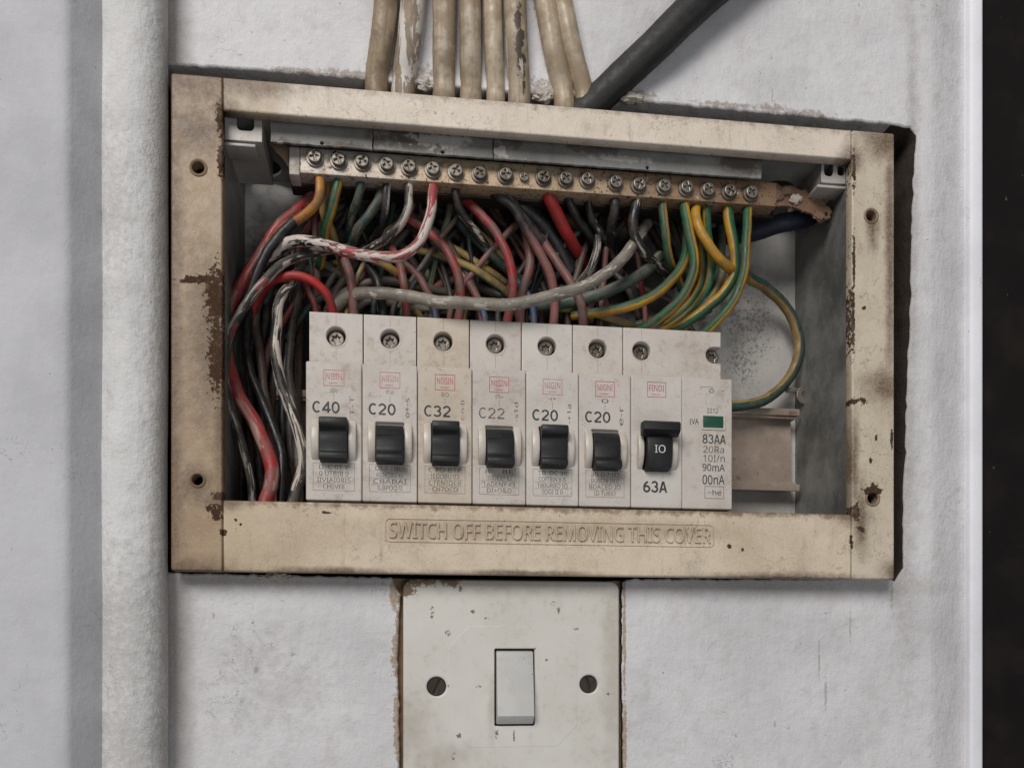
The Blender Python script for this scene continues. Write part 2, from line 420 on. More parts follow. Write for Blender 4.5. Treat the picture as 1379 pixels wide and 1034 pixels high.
M['cover'] = cover('yellowed_cover', 'bottom'); M['cover_left'] = cover('dirty_cover', 'left')
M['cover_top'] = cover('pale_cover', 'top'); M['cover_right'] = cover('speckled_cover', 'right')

def steel(name, a, b, metal=0.35, rough=0.55, speck=0.5, rust=0.25, spots=None):
    t = NT(name)
    n1 = t.noise(0.05, 6, 0.65); n2 = t.noise(0.5, 5, 0.65)
    c = t.mix(t.step(n1, 0.35, 0.68), a, b)
    c = t.mix(t.m('MULTIPLY', t.step(n2, 0.55, 0.72), 0.45), c, tuple(v * 0.45 for v in a))
    c = t.mix(t.m('MULTIPLY', t.step(t.noise(0.22, 5, 0.7, 0.6), 0.6, 0.72), rust), c, (0.16, 0.085, 0.045))
    c = t.mix(t.m('MULTIPLY', t.step(t.noise(0.9, 3, 0.6), 0.68, 0.72), speck), c, (0.5, 0.49, 0.47))
    if spots:
        for lst, colr, amt, warp, sc, hd in spots:
            c = t.mix(t.m('MULTIPLY', t.m('MULTIPLY', t.spots(lst, warp, sc, hd), t.step(t.noise(1.1, 3), 0.48, 0.56)) if warp > 1 else t.spots(lst, warp, sc, hd), amt), c, colr)
    t.bump(n2, 0.25, 0.3)
    return t.end(c, rough, metal)
M['box_steel'] = steel('grey_box_steel', (0.29, 0.285, 0.265), (0.175, 0.17, 0.155), 0.1, 0.5, 0.75, 0.6,
    spots=[([(560, 185, 6, 12, 4), (690, 180, 6, 4, 5), (800, 200, 6, 8, 1.5), (1000, 215, 6, 7, 4), (380, 192, 6, 5, 1.4), (470, 196, 6, 8, 1.2), (506, 190, 6, 1.2, 3), (668, 200, 6, 2, 2.5)], (0.085, 0.06, 0.042), 0.75, 0.9, 0.4, 0.4),
           ([(590, 188, 6, 9, 2.5), (372, 198, 6, 3, 1.6), (840, 213, 6, 9, 1.0), (675, 205, 6, 2.2, 1.8)], (0.55, 0.52, 0.48), 0.7, 0.95, 0.5, 0.25)])
M['box_side'] = steel('grey_box_side', (0.25, 0.25, 0.235), (0.095, 0.097, 0.09), 0.12, 0.45, 0.85, 0.4)
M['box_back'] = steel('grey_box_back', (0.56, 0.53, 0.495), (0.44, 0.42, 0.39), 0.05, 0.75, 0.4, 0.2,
    spots=[([(1010, 440, 44, 7, 10), (1000, 490, 44, 5, 7)], (0.12, 0.11, 0.10), 0.6, 1.7, 0.7, 0.5), ([(640, 390, 44, 90, 30), (500, 500, 44, 50, 40), (800, 380, 44, 40, 22), (370, 560, 44, 24, 50)], (0.035, 0.03, 0.026), 0.97, 0.35, 0.12, 0.35)])  # soot behind the wires, also putting the interior's darkness into the plate colour
M['bracket'] = steel('bracket_steel', (0.46, 0.43, 0.395), (0.34, 0.315, 0.285), 0.12, 0.5, 0.5, 0.5)
M['rail'] = steel('din_rail_steel', (0.40, 0.32, 0.26), (0.27, 0.205, 0.16), 0.15, 0.5, 0.5, 0.8)
M['screw'] = steel('screw_steel', (0.27, 0.24, 0.205), (0.15, 0.125, 0.10), 0.7, 0.42, 0.15, 0.55)
M['dark_screw'] = steel('dark_screw', (0.06, 0.046, 0.036), (0.03, 0.023, 0.018), 0.5, 0.45, 0.1, 0.4)
M['rust'] = steel('rusty_steel', (0.18, 0.10, 0.06), (0.30, 0.20, 0.13), 0.15, 0.7, 0.7, 0.6)
M['crust'] = steel('rust_crust', (0.16, 0.095, 0.06), (0.25, 0.165, 0.115), 0.0, 0.85, 0.6, 0.7)
def bar_mat():
    t = NT('terminal_bar_metal')
    x = t.xyz(t.p)[0]
    n1 = t.noise(0.12, 6, 0.65); n2 = t.noise(0.45, 5, 0.65)
    d = t.m('ADD', x, t.m('MULTIPLY', t.m('SUBTRACT', n1, 0.5), 60))
    c = t.mix(t.step(d, 50, 90), (0.58, 0.53, 0.47), (0.55, 0.415, 0.275))
    c = t.mix(t.step(d, 120, 190), c, (0.34, 0.215, 0.135))
    c = t.mix(t.m('MULTIPLY', t.step(n2, 0.5, 0.68), 0.6), c, (0.24, 0.135, 0.07))
    c = t.mix(t.m('MULTIPLY', t.step(t.noise(0.2, 5, 0.7), 0.52, 0.62), 0.6), c, (0.30, 0.17, 0.085))
    c = t.mix(t.m('MULTIPLY', t.step(t.noise(0.35, 3), 0.66, 0.72), 0.8), c, (0.64, 0.61, 0.57))
    c = t.mix(t.step(t.noise(0.8, 4), 0.61, 0.65), c, (0.07, 0.045, 0.03))
    t.bump(n2, 0.3, 0.3)
    return t.end(c, 0.55, 0.35)
M['bar'] = bar_mat()

def plastic(name, base, dirt, amt=0.5, rough=0.45, edge=None, fine=True):
    t = NT(name, 'object')
    n1 = t.noise(0.07, 5, 0.6); n2 = t.noise(0.4, 5, 0.7)
    c = t.mix(t.step(n1, 0.35, 0.7), base, tuple(v * 0.9 for v in base))
    c = t.mix(t.m('MULTIPLY', t.step(t.m('ADD', n2, t.m('MULTIPLY', n1, 0.6)), 0.82, 1.05), amt), c, dirt)
    c = t.mix(t.m('MULTIPLY', t.hair(0.10, 0.005, 0.55), 0.45), c, tuple(v * 0.45 for v in dirt))
    c = t.mix(t.m('MULTIPLY', t.step(t.noise(0.045, 5, 0.65), 0.5, 0.7), amt * 0.5), c, dirt)
    if fine:
        c = t.mix(t.m('MULTIPLY', t.step(t.noise(0.9, 2), 0.74, 0.77), 0.75), c, tuple(v * 0.35 for v in dirt))
    t.bump(n2, 0.08, 0.15)
    return t.end(c, t.step(n2, 0.3, 0.8, rough, rough + 0.2))
M['cream'] = plastic('cream_plastic', (0.575, 0.525, 0.475), (0.36, 0.28, 0.205), 0.6)
M['cream_old'] = plastic('yellowed_cream_plastic', (0.56, 0.485, 0.40), (0.36, 0.265, 0.17), 0.6)
M['cream_clean'] = plastic('clean_cream_plastic', (0.60, 0.56, 0.515), (0.40, 0.325, 0.25), 0.5)
M['cheek'] = plastic('cheek_plastic', (0.60, 0.545, 0.48), (0.36, 0.28, 0.2), 0.5, 0.3)
M['black_plastic'] = plastic('black_plastic', (0.007, 0.0073, 0.008), (0.03, 0.027, 0.024), 0.5, 0.48)
def switch_mat():
    t = NT('switch_plastic')
    n1 = t.noise(0.05, 5, 0.6); n2 = t.noise(0.4, 5, 0.7)
    c = t.mix(t.step(n1, 0.35, 0.7), (0.66, 0.635, 0.585), (0.61, 0.58, 0.525))
    c = t.mix(t.m('MULTIPLY', t.step(t.m('ADD', n2, t.m('MULTIPLY', n1, 0.6)), 0.85, 1.08), 0.3), c, (0.40, 0.345, 0.275))
    gr = t.spots([(700, 785, 7, 34, 2.5), (545, 980, 7, 8, 10), (600, 1020, 7, 10, 4), (826, 900, 7, 3, 30), (662, 955, 7, 1.2, 8)], 0.6, 0.25, 0.95)
    c = t.mix(t.m('MULTIPLY', gr, 0.4), c, (0.30, 0.24, 0.18))
    ch = t.spots([(553, 796, 7, 1.8, 1.4), (604, 852, 7, 1.0, .8), (560, 786, 7, 5.5, 1.0), (605, 781, 7, 3.0, 1.8), (582, 826, 7, .5, 2), (620, 793, 7, .5, 1), (637, 823, 7, .6, .6), (745, 812, 7, .7, .8), (752, 822, 7, .5, .9), (776, 846, 7, .8, .4), (720, 872, 7, .5, .5), (736, 888, 7, .5, .4),
                  (669, 987, 7, .6, 1.4), (618, 990, 7, .6, .8), (612, 1018, 7, .8, 1.2), (692, 990, 7, .3, 1.8), (604, 923, 7, .4, .4), (645, 924, 7, .9, .3), (650, 832, 7, 1.6, .25), (820, 934, 7, .9, .5)], 1.1, 1.6, 0.12, 6)
    ch = t.m('MULTIPLY', ch, t.step(t.noise(0.9, 4), 0.42, 0.5))
    c = t.mix(t.m('MULTIPLY', ch, 0.9), c, (0.15, 0.095, 0.055))
    co = t.spots([(548, 793, 7, 1.5, 2.0), (562, 783, 7, 5.5, .9), (606, 781, 7, 2.6, 1.5), (610, 786, 7, 1.2, 1.6)], 0.7, 0.5, 0.15, 5)
    c = t.mix(co, c, (0.19, 0.125, 0.075))
    c = t.mix(t.m('MULTIPLY', t.step(t.noise(1.0, 2), 0.75, 0.775), 0.7), c, (0.15, 0.11, 0.08))
    t.bump(t.m('SUBTRACT', n2, t.m('MULTIPLY', ch, 2.0)), 0.12, 0.25)
    return t.end(c, t.step(n2, 0.3, 0.8, 0.42, 0.6))
M['switch'] = switch_mat()
M['rocker'] = plastic('rocker_plastic', (0.57, 0.56, 0.54), (0.42, 0.36, 0.28), 0.4, 0.4)
M['green_lens'] = plastic('green_button', (0.018, 0.085, 0.05), (0.03, 0.05, 0.035), 0.4, 0.3)
def flat(name, c, rough=0.6, wear=0.0, base=(0.62, 0.57, 0.52)):
    t = NT(name, 'object')
    col = t.mix(t.m('MULTIPLY', t.step(t.noise(0.8, 4, 0.7), 0.5, 0.66), wear), c, base) if wear else t.mix(t.noise(0.5), c, tuple(v * 0.8 for v in c))
    return t.end(col, rough)
M['ink'] = flat('black_print', (0.035, 0.033, 0.033), 0.6, 0.12)
M['ink_faint'] = flat('faded_print', (0.09, 0.08, 0.075), 0.6, 0.35)
M['ink_grey'] = flat('grey_print', (0.22, 0.20, 0.19), 0.6, 0.5)
M['ink_red'] = flat('red_print', (0.44, 0.07, 0.10), 0.6, 0.3)
M['ink_red_pale'] = flat('faded_red_print', (0.50, 0.15, 0.17), 0.6, 0.35)
M['ink_white'] = flat('white_print', (0.75, 0.74, 0.72), 0.5, 0.0)

def wire_mat(name, c1, c2=None, dirt=(0.12, 0.095, 0.075), amt=0.35, paint=None, pamt=0.5, second=None, rough=0.42, cut=0.0, fade=None, streak=0.0, marks=None):
    t = NT(name)
    at = t.n('ShaderNodeAttribute'); at.attribute_name = 'tube'
    v = t.xyz(at.outputs['Vector'])
    nz = t.noise(0.35, 5, 0.65); n2 = t.noise(0.13, 4, 0.6)
    c = t.mix(t.step(n2, 0.35, 0.7), c1, tuple(q * 0.72 for q in c1))
    if c2:
        k = t.step(t.m('ADD', v[0], t.m('MULTIPLY', t.m('SUBTRACT', nz, 0.5), 0.35)), cut - 0.08, cut + 0.08)
        c = t.mix(k, c, t.mix(t.step(n2, 0.35, 0.7), c2, tuple(q * 0.75 for q in c2)))
    if fade:
        c = t.mix(t.step(t.m('ADD', v[2], t.m('MULTIPLY', t.m('SUBTRACT', nz, 0.5), 14)), fade[1] - 6, fade[1] + 6), c, fade[0])
    c = t.mix(t.m('MULTIPLY', t.step(t.m('ADD', nz, t.m('MULTIPLY', n2, 0.7)), 0.72, 1.0), amt), c, dirt)
    if streak:
        vv = t.vm('MULTIPLY', at.outputs['Vector'], (3.0, 3.0, 0.06)); vv = t.vm('ADD', vv, t.vm('MULTIPLY', t.p, (0.02, 0.02, 0.02)))
        sn = t.noise(1.0, 5, 0.7, vec=vv)
        c = t.mix(t.m('MULTIPLY', t.step(sn, 0.46, 0.62), streak), c, dirt)
        c = t.mix(t.m('MULTIPLY', t.step(sn, 0.635, 0.66), streak), c, (0.085, 0.06, 0.042))
        c = t.mix(t.m('MULTIPLY', t.step(t.noise(0.9, 3, 0.6), 0.68, 0.71), streak), c, (0.16, 0.12, 0.085))
    if marks:
        c = t.mix(t.m('MULTIPLY', t.spots(marks, 0.9, 0.5, 0.25, 6), 0.95), c, (0.055, 0.038, 0.027))
    if second:
        k = t.step(t.noise(0.09, 4, 0.6, 0.4), second[1] - 0.02, second[1] + 0.02)
        c = t.mix(k, c, second[0])
    if paint:
        pv = t.vm('ADD', t.vm('MULTIPLY', at.outputs['Vector'], (0.55, 0.55, 0.085)), t.vm('MULTIPLY', t.p, (0.05, 0.05, 0.05)))
        k = t.step(t.noise(1.6, 6, 0.66, 0.5, vec=pv), 0.64 - pamt * 0.3, 0.67 - pamt * 0.3)
        c = t.mix(k, c, paint)
        t.bump(k, 0.5, 0.25)
    if amt > 0.16:
        nr = t.xyz(t.n('ShaderNodeNewGeometry').outputs['Normal'])[2]
        du = t.m('MULTIPLY', t.step(nr, 0.1, 0.95), t.step(t.noise(0.5, 4, 0.7), 0.38, 0.62))
        c = t.mix(t.m('MULTIPLY', du, (0.45 if not c2 else 0.28) if not streak else 0.25), c, (0.135, 0.108, 0.086))
    c = t.mix(t.m('MULTIPLY', t.step(t.noise(1.1, 2), 0.74, 0.77), 0.5), c, (0.26, 0.22, 0.18))
    t.bump(nz, 0.4, 0.3)
    return t.end(c, t.step(nz, 0.3, 0.75, rough, rough + 0.3))
GRN, YEL = (0.012, 0.088, 0.032), (0.46, 0.24, 0.016)
M['w_red'] = wire_mat('red_wire', (0.33, 0.022, 0.024), amt=0.75, dirt=(0.14, 0.095, 0.08))
M['w_redhot'] = wire_mat('bright_red_wire', (0.42, 0.022, 0.022), amt=0.15)
M['w_red_dusty'] = wire_mat('dusty_red_wire', (0.27, 0.04, 0.037), dirt=(0.15, 0.10, 0.085), amt=0.95)
M['w_pink'] = wire_mat('dusty_pink_wire', (0.21, 0.07, 0.062), dirt=(0.15, 0.105, 0.09), amt=0.9)
M['w_orange'] = wire_mat('orange_red_wire', (0.26, 0.045, 0.03), (0.46, 0.20, 0.035), amt=0.4, cut=-0.1, fade=((0.33, 0.055, 0.03), 22))
M['w_black'] = wire_mat('black_wire', (0.012, 0.012, 0.013), amt=0.25, dirt=(0.06, 0.05, 0.045), rough=0.32)
M['w_black_paint'] = wire_mat('black_wire_with_paint', (0.012, 0.012, 0.013), amt=0.3, paint=(0.48, 0.43, 0.37), pamt=0.25, rough=0.35)
M['w_black_fade'] = wire_mat('black_to_pink_wire', (0.016, 0.015, 0.015), amt=0.45, dirt=(0.10, 0.08, 0.07), fade=((0.24, 0.09, 0.08), 24))
M['w_white_black'] = wire_mat('white_black_wire', (0.02, 0.019, 0.018), amt=0.5, paint=(0.50, 0.435, 0.37), pamt=0.45)
M['w_speckle'] = wire_mat('speckled_wire', (0.02, 0.02, 0.02), amt=0.4, paint=(0.40, 0.35, 0.30), pamt=0.34, second=((0.20, 0.05, 0.05), 0.6))
M['w_pink_white'] = wire_mat('red_white_wire', (0.36, 0.055, 0.06), amt=0.25, paint=(0.62, 0.53, 0.47), pamt=0.56, fade=((0.014, 0.014, 0.015), 58))
M['w_red_white'] = wire_mat('red_wire_with_pale_paint', (0.34, 0.03, 0.03), amt=0.6, dirt=(0.20, 0.11, 0.09), paint=(0.33, 0.20, 0.165), pamt=0.3)
M['w_grey'] = wire_mat('grey_cable', (0.30, 0.265, 0.22), amt=0.6, dirt=(0.17, 0.15, 0.12), paint=(0.53, 0.48, 0.42), pamt=0.2, streak=0.4)
M['w_grey_green'] = wire_mat('grey_green_wire', (0.16, 0.165, 0.13), (0.03, 0.07, 0.05), amt=0.6, dirt=(0.13, 0.11, 0.09))
M['w_brown'] = wire_mat('brown_wire', (0.075, 0.045, 0.035), amt=0.7, dirt=(0.11, 0.085, 0.07))
M['w_dark'] = wire_mat('dark_dusty_wire', (0.035, 0.03, 0.027), amt=0.7, dirt=(0.10, 0.08, 0.066))
M['w_dust'] = wire_mat('dust_coloured_wire', (0.11, 0.085, 0.068), amt=0.7, dirt=(0.09, 0.07, 0.055))
M['w_blue'] = wire_mat('blue_wire', (0.035, 0.06, 0.13), amt=0.4)
M['w_navy'] = wire_mat('navy_taped_wire', (0.010, 0.013, 0.03), amt=0.3, dirt=(0.03, 0.035, 0.06), rough=0.5)
M['w_gy'] = wire_mat('green_yellow_wire', GRN, YEL, amt=0.4, cut=0.42)
M['w_yg'] = wire_mat('yellow_green_wire', GRN, YEL, amt=0.4, cut=0.0)
M['w_gy_dull'] = wire_mat('dull_green_yellow_wire', (0.022, 0.06, 0.045), (0.34, 0.21, 0.06), amt=0.5, dirt=(0.09, 0.085, 0.06), cut=0.62)
M['w_gg'] = wire_mat('mostly_green_wire', GRN, YEL, amt=0.35, cut=0.72)
M['w_gy_dusty'] = wire_mat('dusty_green_yellow_wire', (0.035, 0.085, 0.05), (0.30, 0.20, 0.055), amt=0.75, dirt=(0.12, 0.10, 0.075), cut=0.1)
M['w_yellow_dusty'] = wire_mat('dusty_yellow_wire', (0.30, 0.185, 0.05), amt=0.7, dirt=(0.16, 0.12, 0.075))
M['w_green_dark'] = wire_mat('dark_green_wire', (0.018, 0.045, 0.034), amt=0.5, dirt=(0.07, 0.065, 0.05))
M['w_green_paint'] = wire_mat('green_wire_with_paint', (0.02, 0.055, 0.042), (0.22, 0.17, 0.05), amt=0.7, paint=(0.17, 0.16, 0.11), pamt=0.3, cut=0.8)
SHE = (0.46, 0.38, 0.28)
M['c_plain'] = wire_mat('grey_sheath', (0.49, 0.41, 0.315), amt=0.7, dirt=(0.27, 0.19, 0.115), rough=0.45, streak=0.7)
M['c_brown'] = wire_mat('browned_sheath', (0.35, 0.27, 0.18), amt=0.8, dirt=(0.20, 0.14, 0.085), rough=0.45, streak=0.7)
M['c_peel'] = wire_mat('peeling_sheath', (0.33, 0.255, 0.18), amt=0.6, dirt=(0.24, 0.18, 0.125), paint=(0.64, 0.60, 0.55), pamt=0.47, rough=0.5)
M['c_burn'] = wire_mat('scorched_sheath', SHE, marks=[(697, 30, 2, 1.1, 5), (700, 55, 2, 1.4, 4.5), (703, 80, 2, 1.2, 3.5), (706, 108, 4, .6, 3)], paint=(0.56, 0.51, 0.45), pamt=0.3, amt=0.7, dirt=(0.27, 0.20, 0.13), second=((0.07, 0.045, 0.03), 0.62), rough=0.45, streak=0.7)
M['c_cream'] = wire_mat('cream_sheath', (0.53, 0.445, 0.33), amt=0.55, dirt=(0.31, 0.215, 0.125), rough=0.35, streak=0.45)
M['c_black'] = wire_mat('thick_black_sheath', (0.014, 0.014, 0.014), amt=0.5, dirt=(0.045, 0.04, 0.036), rough=0.5, streak=0.35)

# ---------------------------------------------------------------- wires
def catmull(pts, step=1.6):
    out = []
    q = [pts[0] * 2 - pts[1]] + pts + [pts[-1] * 2 - pts[-2]]
    for i in range(1, len(q) - 2):
        p0, p1, p2, p3 = q[i - 1], q[i], q[i + 1], q[i + 2]
        m = max(2, int((p2 - p1).length / step))
        for k in range(m):
            t = k / m
            out.append(0.5 * ((2 * p1) + (p2 - p0) * t + (2 * p0 - 5 * p1 + 4 * p2 - p3) * t * t + (3 * p1 - p0 - 3 * p2 + p3) * t ** 3))
    out.append(pts[-1]); return out
def tube_mesh(name, pts, r, sides=12, twist=0.0, turn=0.0, lump=0.05, r2=None, kink=1.0):
    path = catmull([Vector(p) for p in pts])
    n = len(path)
    vs, at, fs = [], [], []
    sd = (len(pts) * 13.7 + pts[0][0]) % 97
    for i in range(1, n - 1):
        e = min(1.0, i / 6, (n - 1 - i) / 6)
        path[i] = path[i] + (mnoise.noise_vector(path[i] * 0.06 + Vector((sd, 0, 0))) * 0.8 + mnoise.noise_vector(path[i] * 0.19 + Vector((0, sd, 0))) * 0.22) * kink * e
    t0 = (path[1] - path[0]).normalized()
    ref = Vector((0, -1, 0)); ref = (ref - t0 * ref.dot(t0)).normalized()
    L = 0.0; prev = t0
    for i, p in enumerate(path):
        t = (path[min(i + 1, n - 1)] - path[max(i - 1, 0)]).normalized()
        ref = prev.rotation_difference(t) @ ref
        ref = (ref - t * ref.dot(t)).normalized(); prev = t
        b = t.cross(ref)
        if i: L += (p - path[i - 1]).length
        rr = r if r2 is None else r + (r2 - r) * i / (n - 1)
        for k in range(sides):
            a = 2 * math.pi * k / sides
            d = ref * math.cos(a) + b * math.sin(a)
            q = p + d * rr * (1 + lump * mnoise.noise((p + d * rr) * 0.45) + lump * 0.6 * mnoise.noise((p + d * rr) * 1.1))
            vs.append(q * MM)
            aa = a + twist + turn * L
            at += [math.cos(aa), math.sin(aa), L]
    for i in range(n - 1):
        for k in range(sides):
            k2 = (k + 1) % sides
            fs.append((i * sides + k, i * sides + k2, (i + 1) * sides + k2, (i + 1) * sides + k))
    fs.append(tuple(range(sides))[::-1]); fs.append(tuple(range((n - 1) * sides, n * sides)))
    me = bpy.data.meshes.new(name); me.from_pydata(vs, [], fs)
    a = me.attributes.new('tube', 'FLOAT_VECTOR', 'POINT'); a.data.foreach_set('vector', at)
    me.polygons.foreach_set('use_smooth', [True] * len(fs))
    bm = bmesh.new(); bm.from_mesh(me); bmesh.ops.recalc_face_normals(bm, faces=bm.faces[:]); bm.to_mesh(me); bm.free()
    return me
def wire(name, label, mat, wpx, pts, cat='wire', group='wires inside the open board', twist=0.0, turn=0.0, lump=0.06, w2=None):
    """pts: (photo x, photo y, depth); wpx: width in photo pixels"""
    q = [P(*p) for p in pts]
    k = mmpp(pts[len(pts) // 2][0], pts[len(pts) // 2][2])
    me = tube_mesh(name, q, kink=0.12 if 'sheath' in name or 'thick' in name else 1.0, r=wpx * k / 2 * (0.89 if cat == 'wire' else 1.0), twist=twist, turn=turn, lump=lump, r2=None if w2 is None else w2 * k / 2)
    o = link(name, me, M[mat])
    return tag(o, label, cat, group)

# ================================================================ THE SETTING
def px_poly(lst, Y): return [(P(a, b, Y).x, P(a, b, Y).z) for a, b in lst]
YW = 8.0
edge_top = rough_line(px_poly([(215, 86), (300, 91), (400, 98), (490, 107), (600, 116), (700, 124), (800, 131), (870, 137), (1000, 149), (1100, 158), (1200, 167), (1226, 171)], YW), 1.0, 0.5, 0.4, seed=1.0)
edge_right = rough_line(px_poly([(1226, 171), (1235, 182), (1231, 240), (1229, 320), (1227, 420), (1222, 520), (1221, 600), (1217, 670), (1217, 765), (1206, 782)], YW), 2.2, 0.7, 0.22, seed=2.0)
edge_bot = rough_line(px_poly([(1206, 782), (1196, 778), (1100, 779), (1000, 779), (900, 779), (846, 779), (838, 784)], YW), 0.8, 0.45, 0.6, seed=3.0)
edge_sw = rough_line(px_poly([(838, 784), (838, 900), (839, 1000), (840, 1190), (537, 1190), (538, 1000), (536, 900), (537, 830), (540, 800), (531, 787), (528, 777)], YW), 0.8, 0.35, 0.5, seed=4.0)
edge_bl = rough_line(px_poly([(528, 777), (480, 776), (400, 774), (300, 772), (215, 770)], YW), 0.8, 0.4, 0.5, seed=5.0)
hole = edge_top + edge_right[1:] + edge_bot[1:] + edge_sw[1:] + edge_bl[1:]
x0, x1 = X(120, YW), X(1256, YW)
zt, zb = P(700, -260, YW).z, P(700, 1320, YW).z
wall_me = prism([rect(x0, x1, zb, zt), hole], YW, YW + 30, 0.7)
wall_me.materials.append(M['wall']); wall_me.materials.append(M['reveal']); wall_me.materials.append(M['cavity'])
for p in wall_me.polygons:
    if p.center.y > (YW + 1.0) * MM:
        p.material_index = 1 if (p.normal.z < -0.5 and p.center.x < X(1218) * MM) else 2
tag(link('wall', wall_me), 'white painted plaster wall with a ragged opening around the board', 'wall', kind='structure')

def strip(name, prof, mat, label, z0=zb, z1=zt, n=1, smooth=60):
    mb = MB(); cols = []
    for x, y in prof:
        cols.append([mb.bm.verts.new((x, y, z0 + (z1 - z0) * k / n)) for k in range(n + 1)])
    for i in range(len(cols) - 1):
        for k in range(n):
            mb.bm.faces.new((cols[i][k], cols[i + 1][k], cols[i + 1][k + 1], cols[i][k + 1]))
    o = mb.build(name, mat, smooth=smooth)
    return tag(o, label, 'wall', kind='structure')
XW = lambda px, Y: (X(px, Y), Y)
def closed_strip(pr, back):
    return pr + [(pr[-1][0], back), (pr[0][0], back), pr[0]]
strip('wall_left', closed_strip([XW(-500, -14), XW(70, -14), XW(84, -13.7), XW(91, -13.2), XW(97, -12.3), XW(122, -7.2), XW(146, -2.4)], 40), M['wall_left'], 'smooth grey white wall left of the round pipe')
strip('wall_return', closed_strip([XW(1246, 7.96), XW(1250, 7.94), XW(1256, 8.1), XW(1262, 8.7), XW(1270, 9.9), XW(1280, 11.6), XW(1309, 16.5)], 40), M['wall'], 'plaster return turning away right of the board')
mb = MB(); mb.box(X(1307, 11), X(1325, 11), 11, 40, zb, zt, 1.2, 3)
tag(mb.build('door_frame', M['white_trim']), 'narrow white painted trim strip beside the black panel', 'door frame', kind='structure')
mb = MB(); mb.box(X(1322, 16), X(1750, 16), 16, 40, zb, zt, 1.0, 2)
tag(mb.build('door_panel', M['black_board']), 'black panel at the right edge beyond the white trim', 'door', kind='structure')
# raw masonry behind the ragged hole
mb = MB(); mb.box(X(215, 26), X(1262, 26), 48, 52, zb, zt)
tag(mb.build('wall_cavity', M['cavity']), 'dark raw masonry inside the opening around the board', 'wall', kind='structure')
mb = MB(); mb.box(X(515, 10), X(860, 10), 11.0, 14, zb, P(600, 779, 10).z)
tag(mb.build('wall_mortar', M['mortar']), 'brown bare mortar around the light switch', 'wall', kind='structure')

# round painted pipe
pc = P(181, 500, 1.5)
rp = (X(226, 1.5) - X(136, 1.5)) / 2
mb = MB(); n = 40; nz = 150; rows = []
for k in range(nz + 1):
    z = zb + (zt - zb) * k / nz
    row = []
    for a in range(n):
        t = 2 * math.pi * a / n
        d = 1 + 0.035 * mnoise.noise(Vector((math.cos(t) * 1.2, math.sin(t) * 1.2, z * 0.02))) + 0.012 * mnoise.noise(Vector((math.cos(t) * 4, math.sin(t) * 4, z * 0.15)))
        row.append(mb.bm.verts.new((pc.x + rp * d * math.cos(t), 1.5 + rp * d * 0.92 * math.sin(t), z)))
    rows.append(row)
for k in range(nz):
    for a in range(n):
        mb.bm.faces.new((rows[k][a], rows[k][(a + 1) % n], rows[k + 1][(a + 1) % n], rows[k + 1][a]))
tag(mb.build('conduit_pipe', M['pipe'], smooth=60), 'thick white painted vertical pipe left of the distribution board', 'pipe')

# ================================================================ THE BOARD
board = thing('distribution_board', 'yellowed open distribution board recessed in the wall with its cover frame on', 'distribution board', (0, 0, 0))
XL, XR = X(230), X(1204.5)
XI, XJ = X(300), X(1147)
ZT, ZB = P(230, 98).z, P(230, 768).z
ZI, ZJ = P(300, 147.5).z, P(300, 673).z
holes_l = [(267, 226, 9), (266, 646, 8)]
holes_r = [(1173, 291, 8), (1175, 671, 8)]
TF = 4.5
def stile(xa, xb, hs, mat):
    hp = [circ(P(a, b).x, P(a, b).z, r * mmpp(a), 20) for a, b, r in hs]
    o = link('stile', prism([rect(xa, xb, ZB, ZT, 0.8)] + hp, 0, TF, 0.5), M[mat], board)
    for a, b, r in hs:
        c = P(a, b); rr = r * mmpp(a)
        m2 = MB(); m2.lathe([(rr * 1.38, 0.2), (rr * 1.32, -0.28), (rr * 1.12, -0.42), (rr * 0.92, -0.1), (rr * 0.86, 1.5), (rr * 0.86, 4)], (0, 0, 0), 22, cap=False)
        m2.build('screw_hole_rim', M['cover'], o, (c.x, 0, c.z))
    return o
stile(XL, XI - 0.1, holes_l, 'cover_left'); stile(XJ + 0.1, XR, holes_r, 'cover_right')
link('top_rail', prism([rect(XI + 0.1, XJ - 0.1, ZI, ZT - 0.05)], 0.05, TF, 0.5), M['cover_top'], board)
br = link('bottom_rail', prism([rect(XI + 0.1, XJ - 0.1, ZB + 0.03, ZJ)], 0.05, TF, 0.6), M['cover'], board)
mb = MB()
a, b = P(524, 727), P(957, 705)
put_text(mb, "SWITCH OFF BEFORE REMOVING THIS COVER", a.x, X(957), P(524, 724).z, P(524, 701.5).z, 0.06, bold=0.0, thick=0.6, depth=0.01, bevel=0.013)
mb.build('raised_lettering', M['cover'], br, smooth=30)
def ring_prism(x0, x1, z0, z1, r, t, y0, y1): return prism([rect(x0, x1, z0, z1, r), rect(x0 + t, x1 - t, z0 + t, z1 - t, max(r - t, 0.1))], y0, y1, 0.15)
link('raised_border', ring_prism(X(518), X(961), P(524, 729.5).z, P(524, 697).z, 1.6, 0.4, -0.22, 0.3), M['cover'], br)

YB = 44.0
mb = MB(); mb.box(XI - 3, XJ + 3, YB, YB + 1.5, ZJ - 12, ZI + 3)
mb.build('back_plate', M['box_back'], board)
mb = MB(); mb.box(XI - 1.6, XI - 0.4, TF + .1, YB, ZJ - 10, ZI + 2); mb.build('side_wall', M['box_side'], board)
mb = MB(); mb.box(XJ + 0.4, XJ + 1.6, TF + .1, YB, ZJ - 10, ZI + 2); mb.build('side_wall', M['box_side'], board)
mb = MB(); mb.box(XI - 1.6, XJ + 1.6, TF + .1, YB, ZJ - 11.5, ZJ - 10); mb.build('floor_panel', M['box_side'], board)
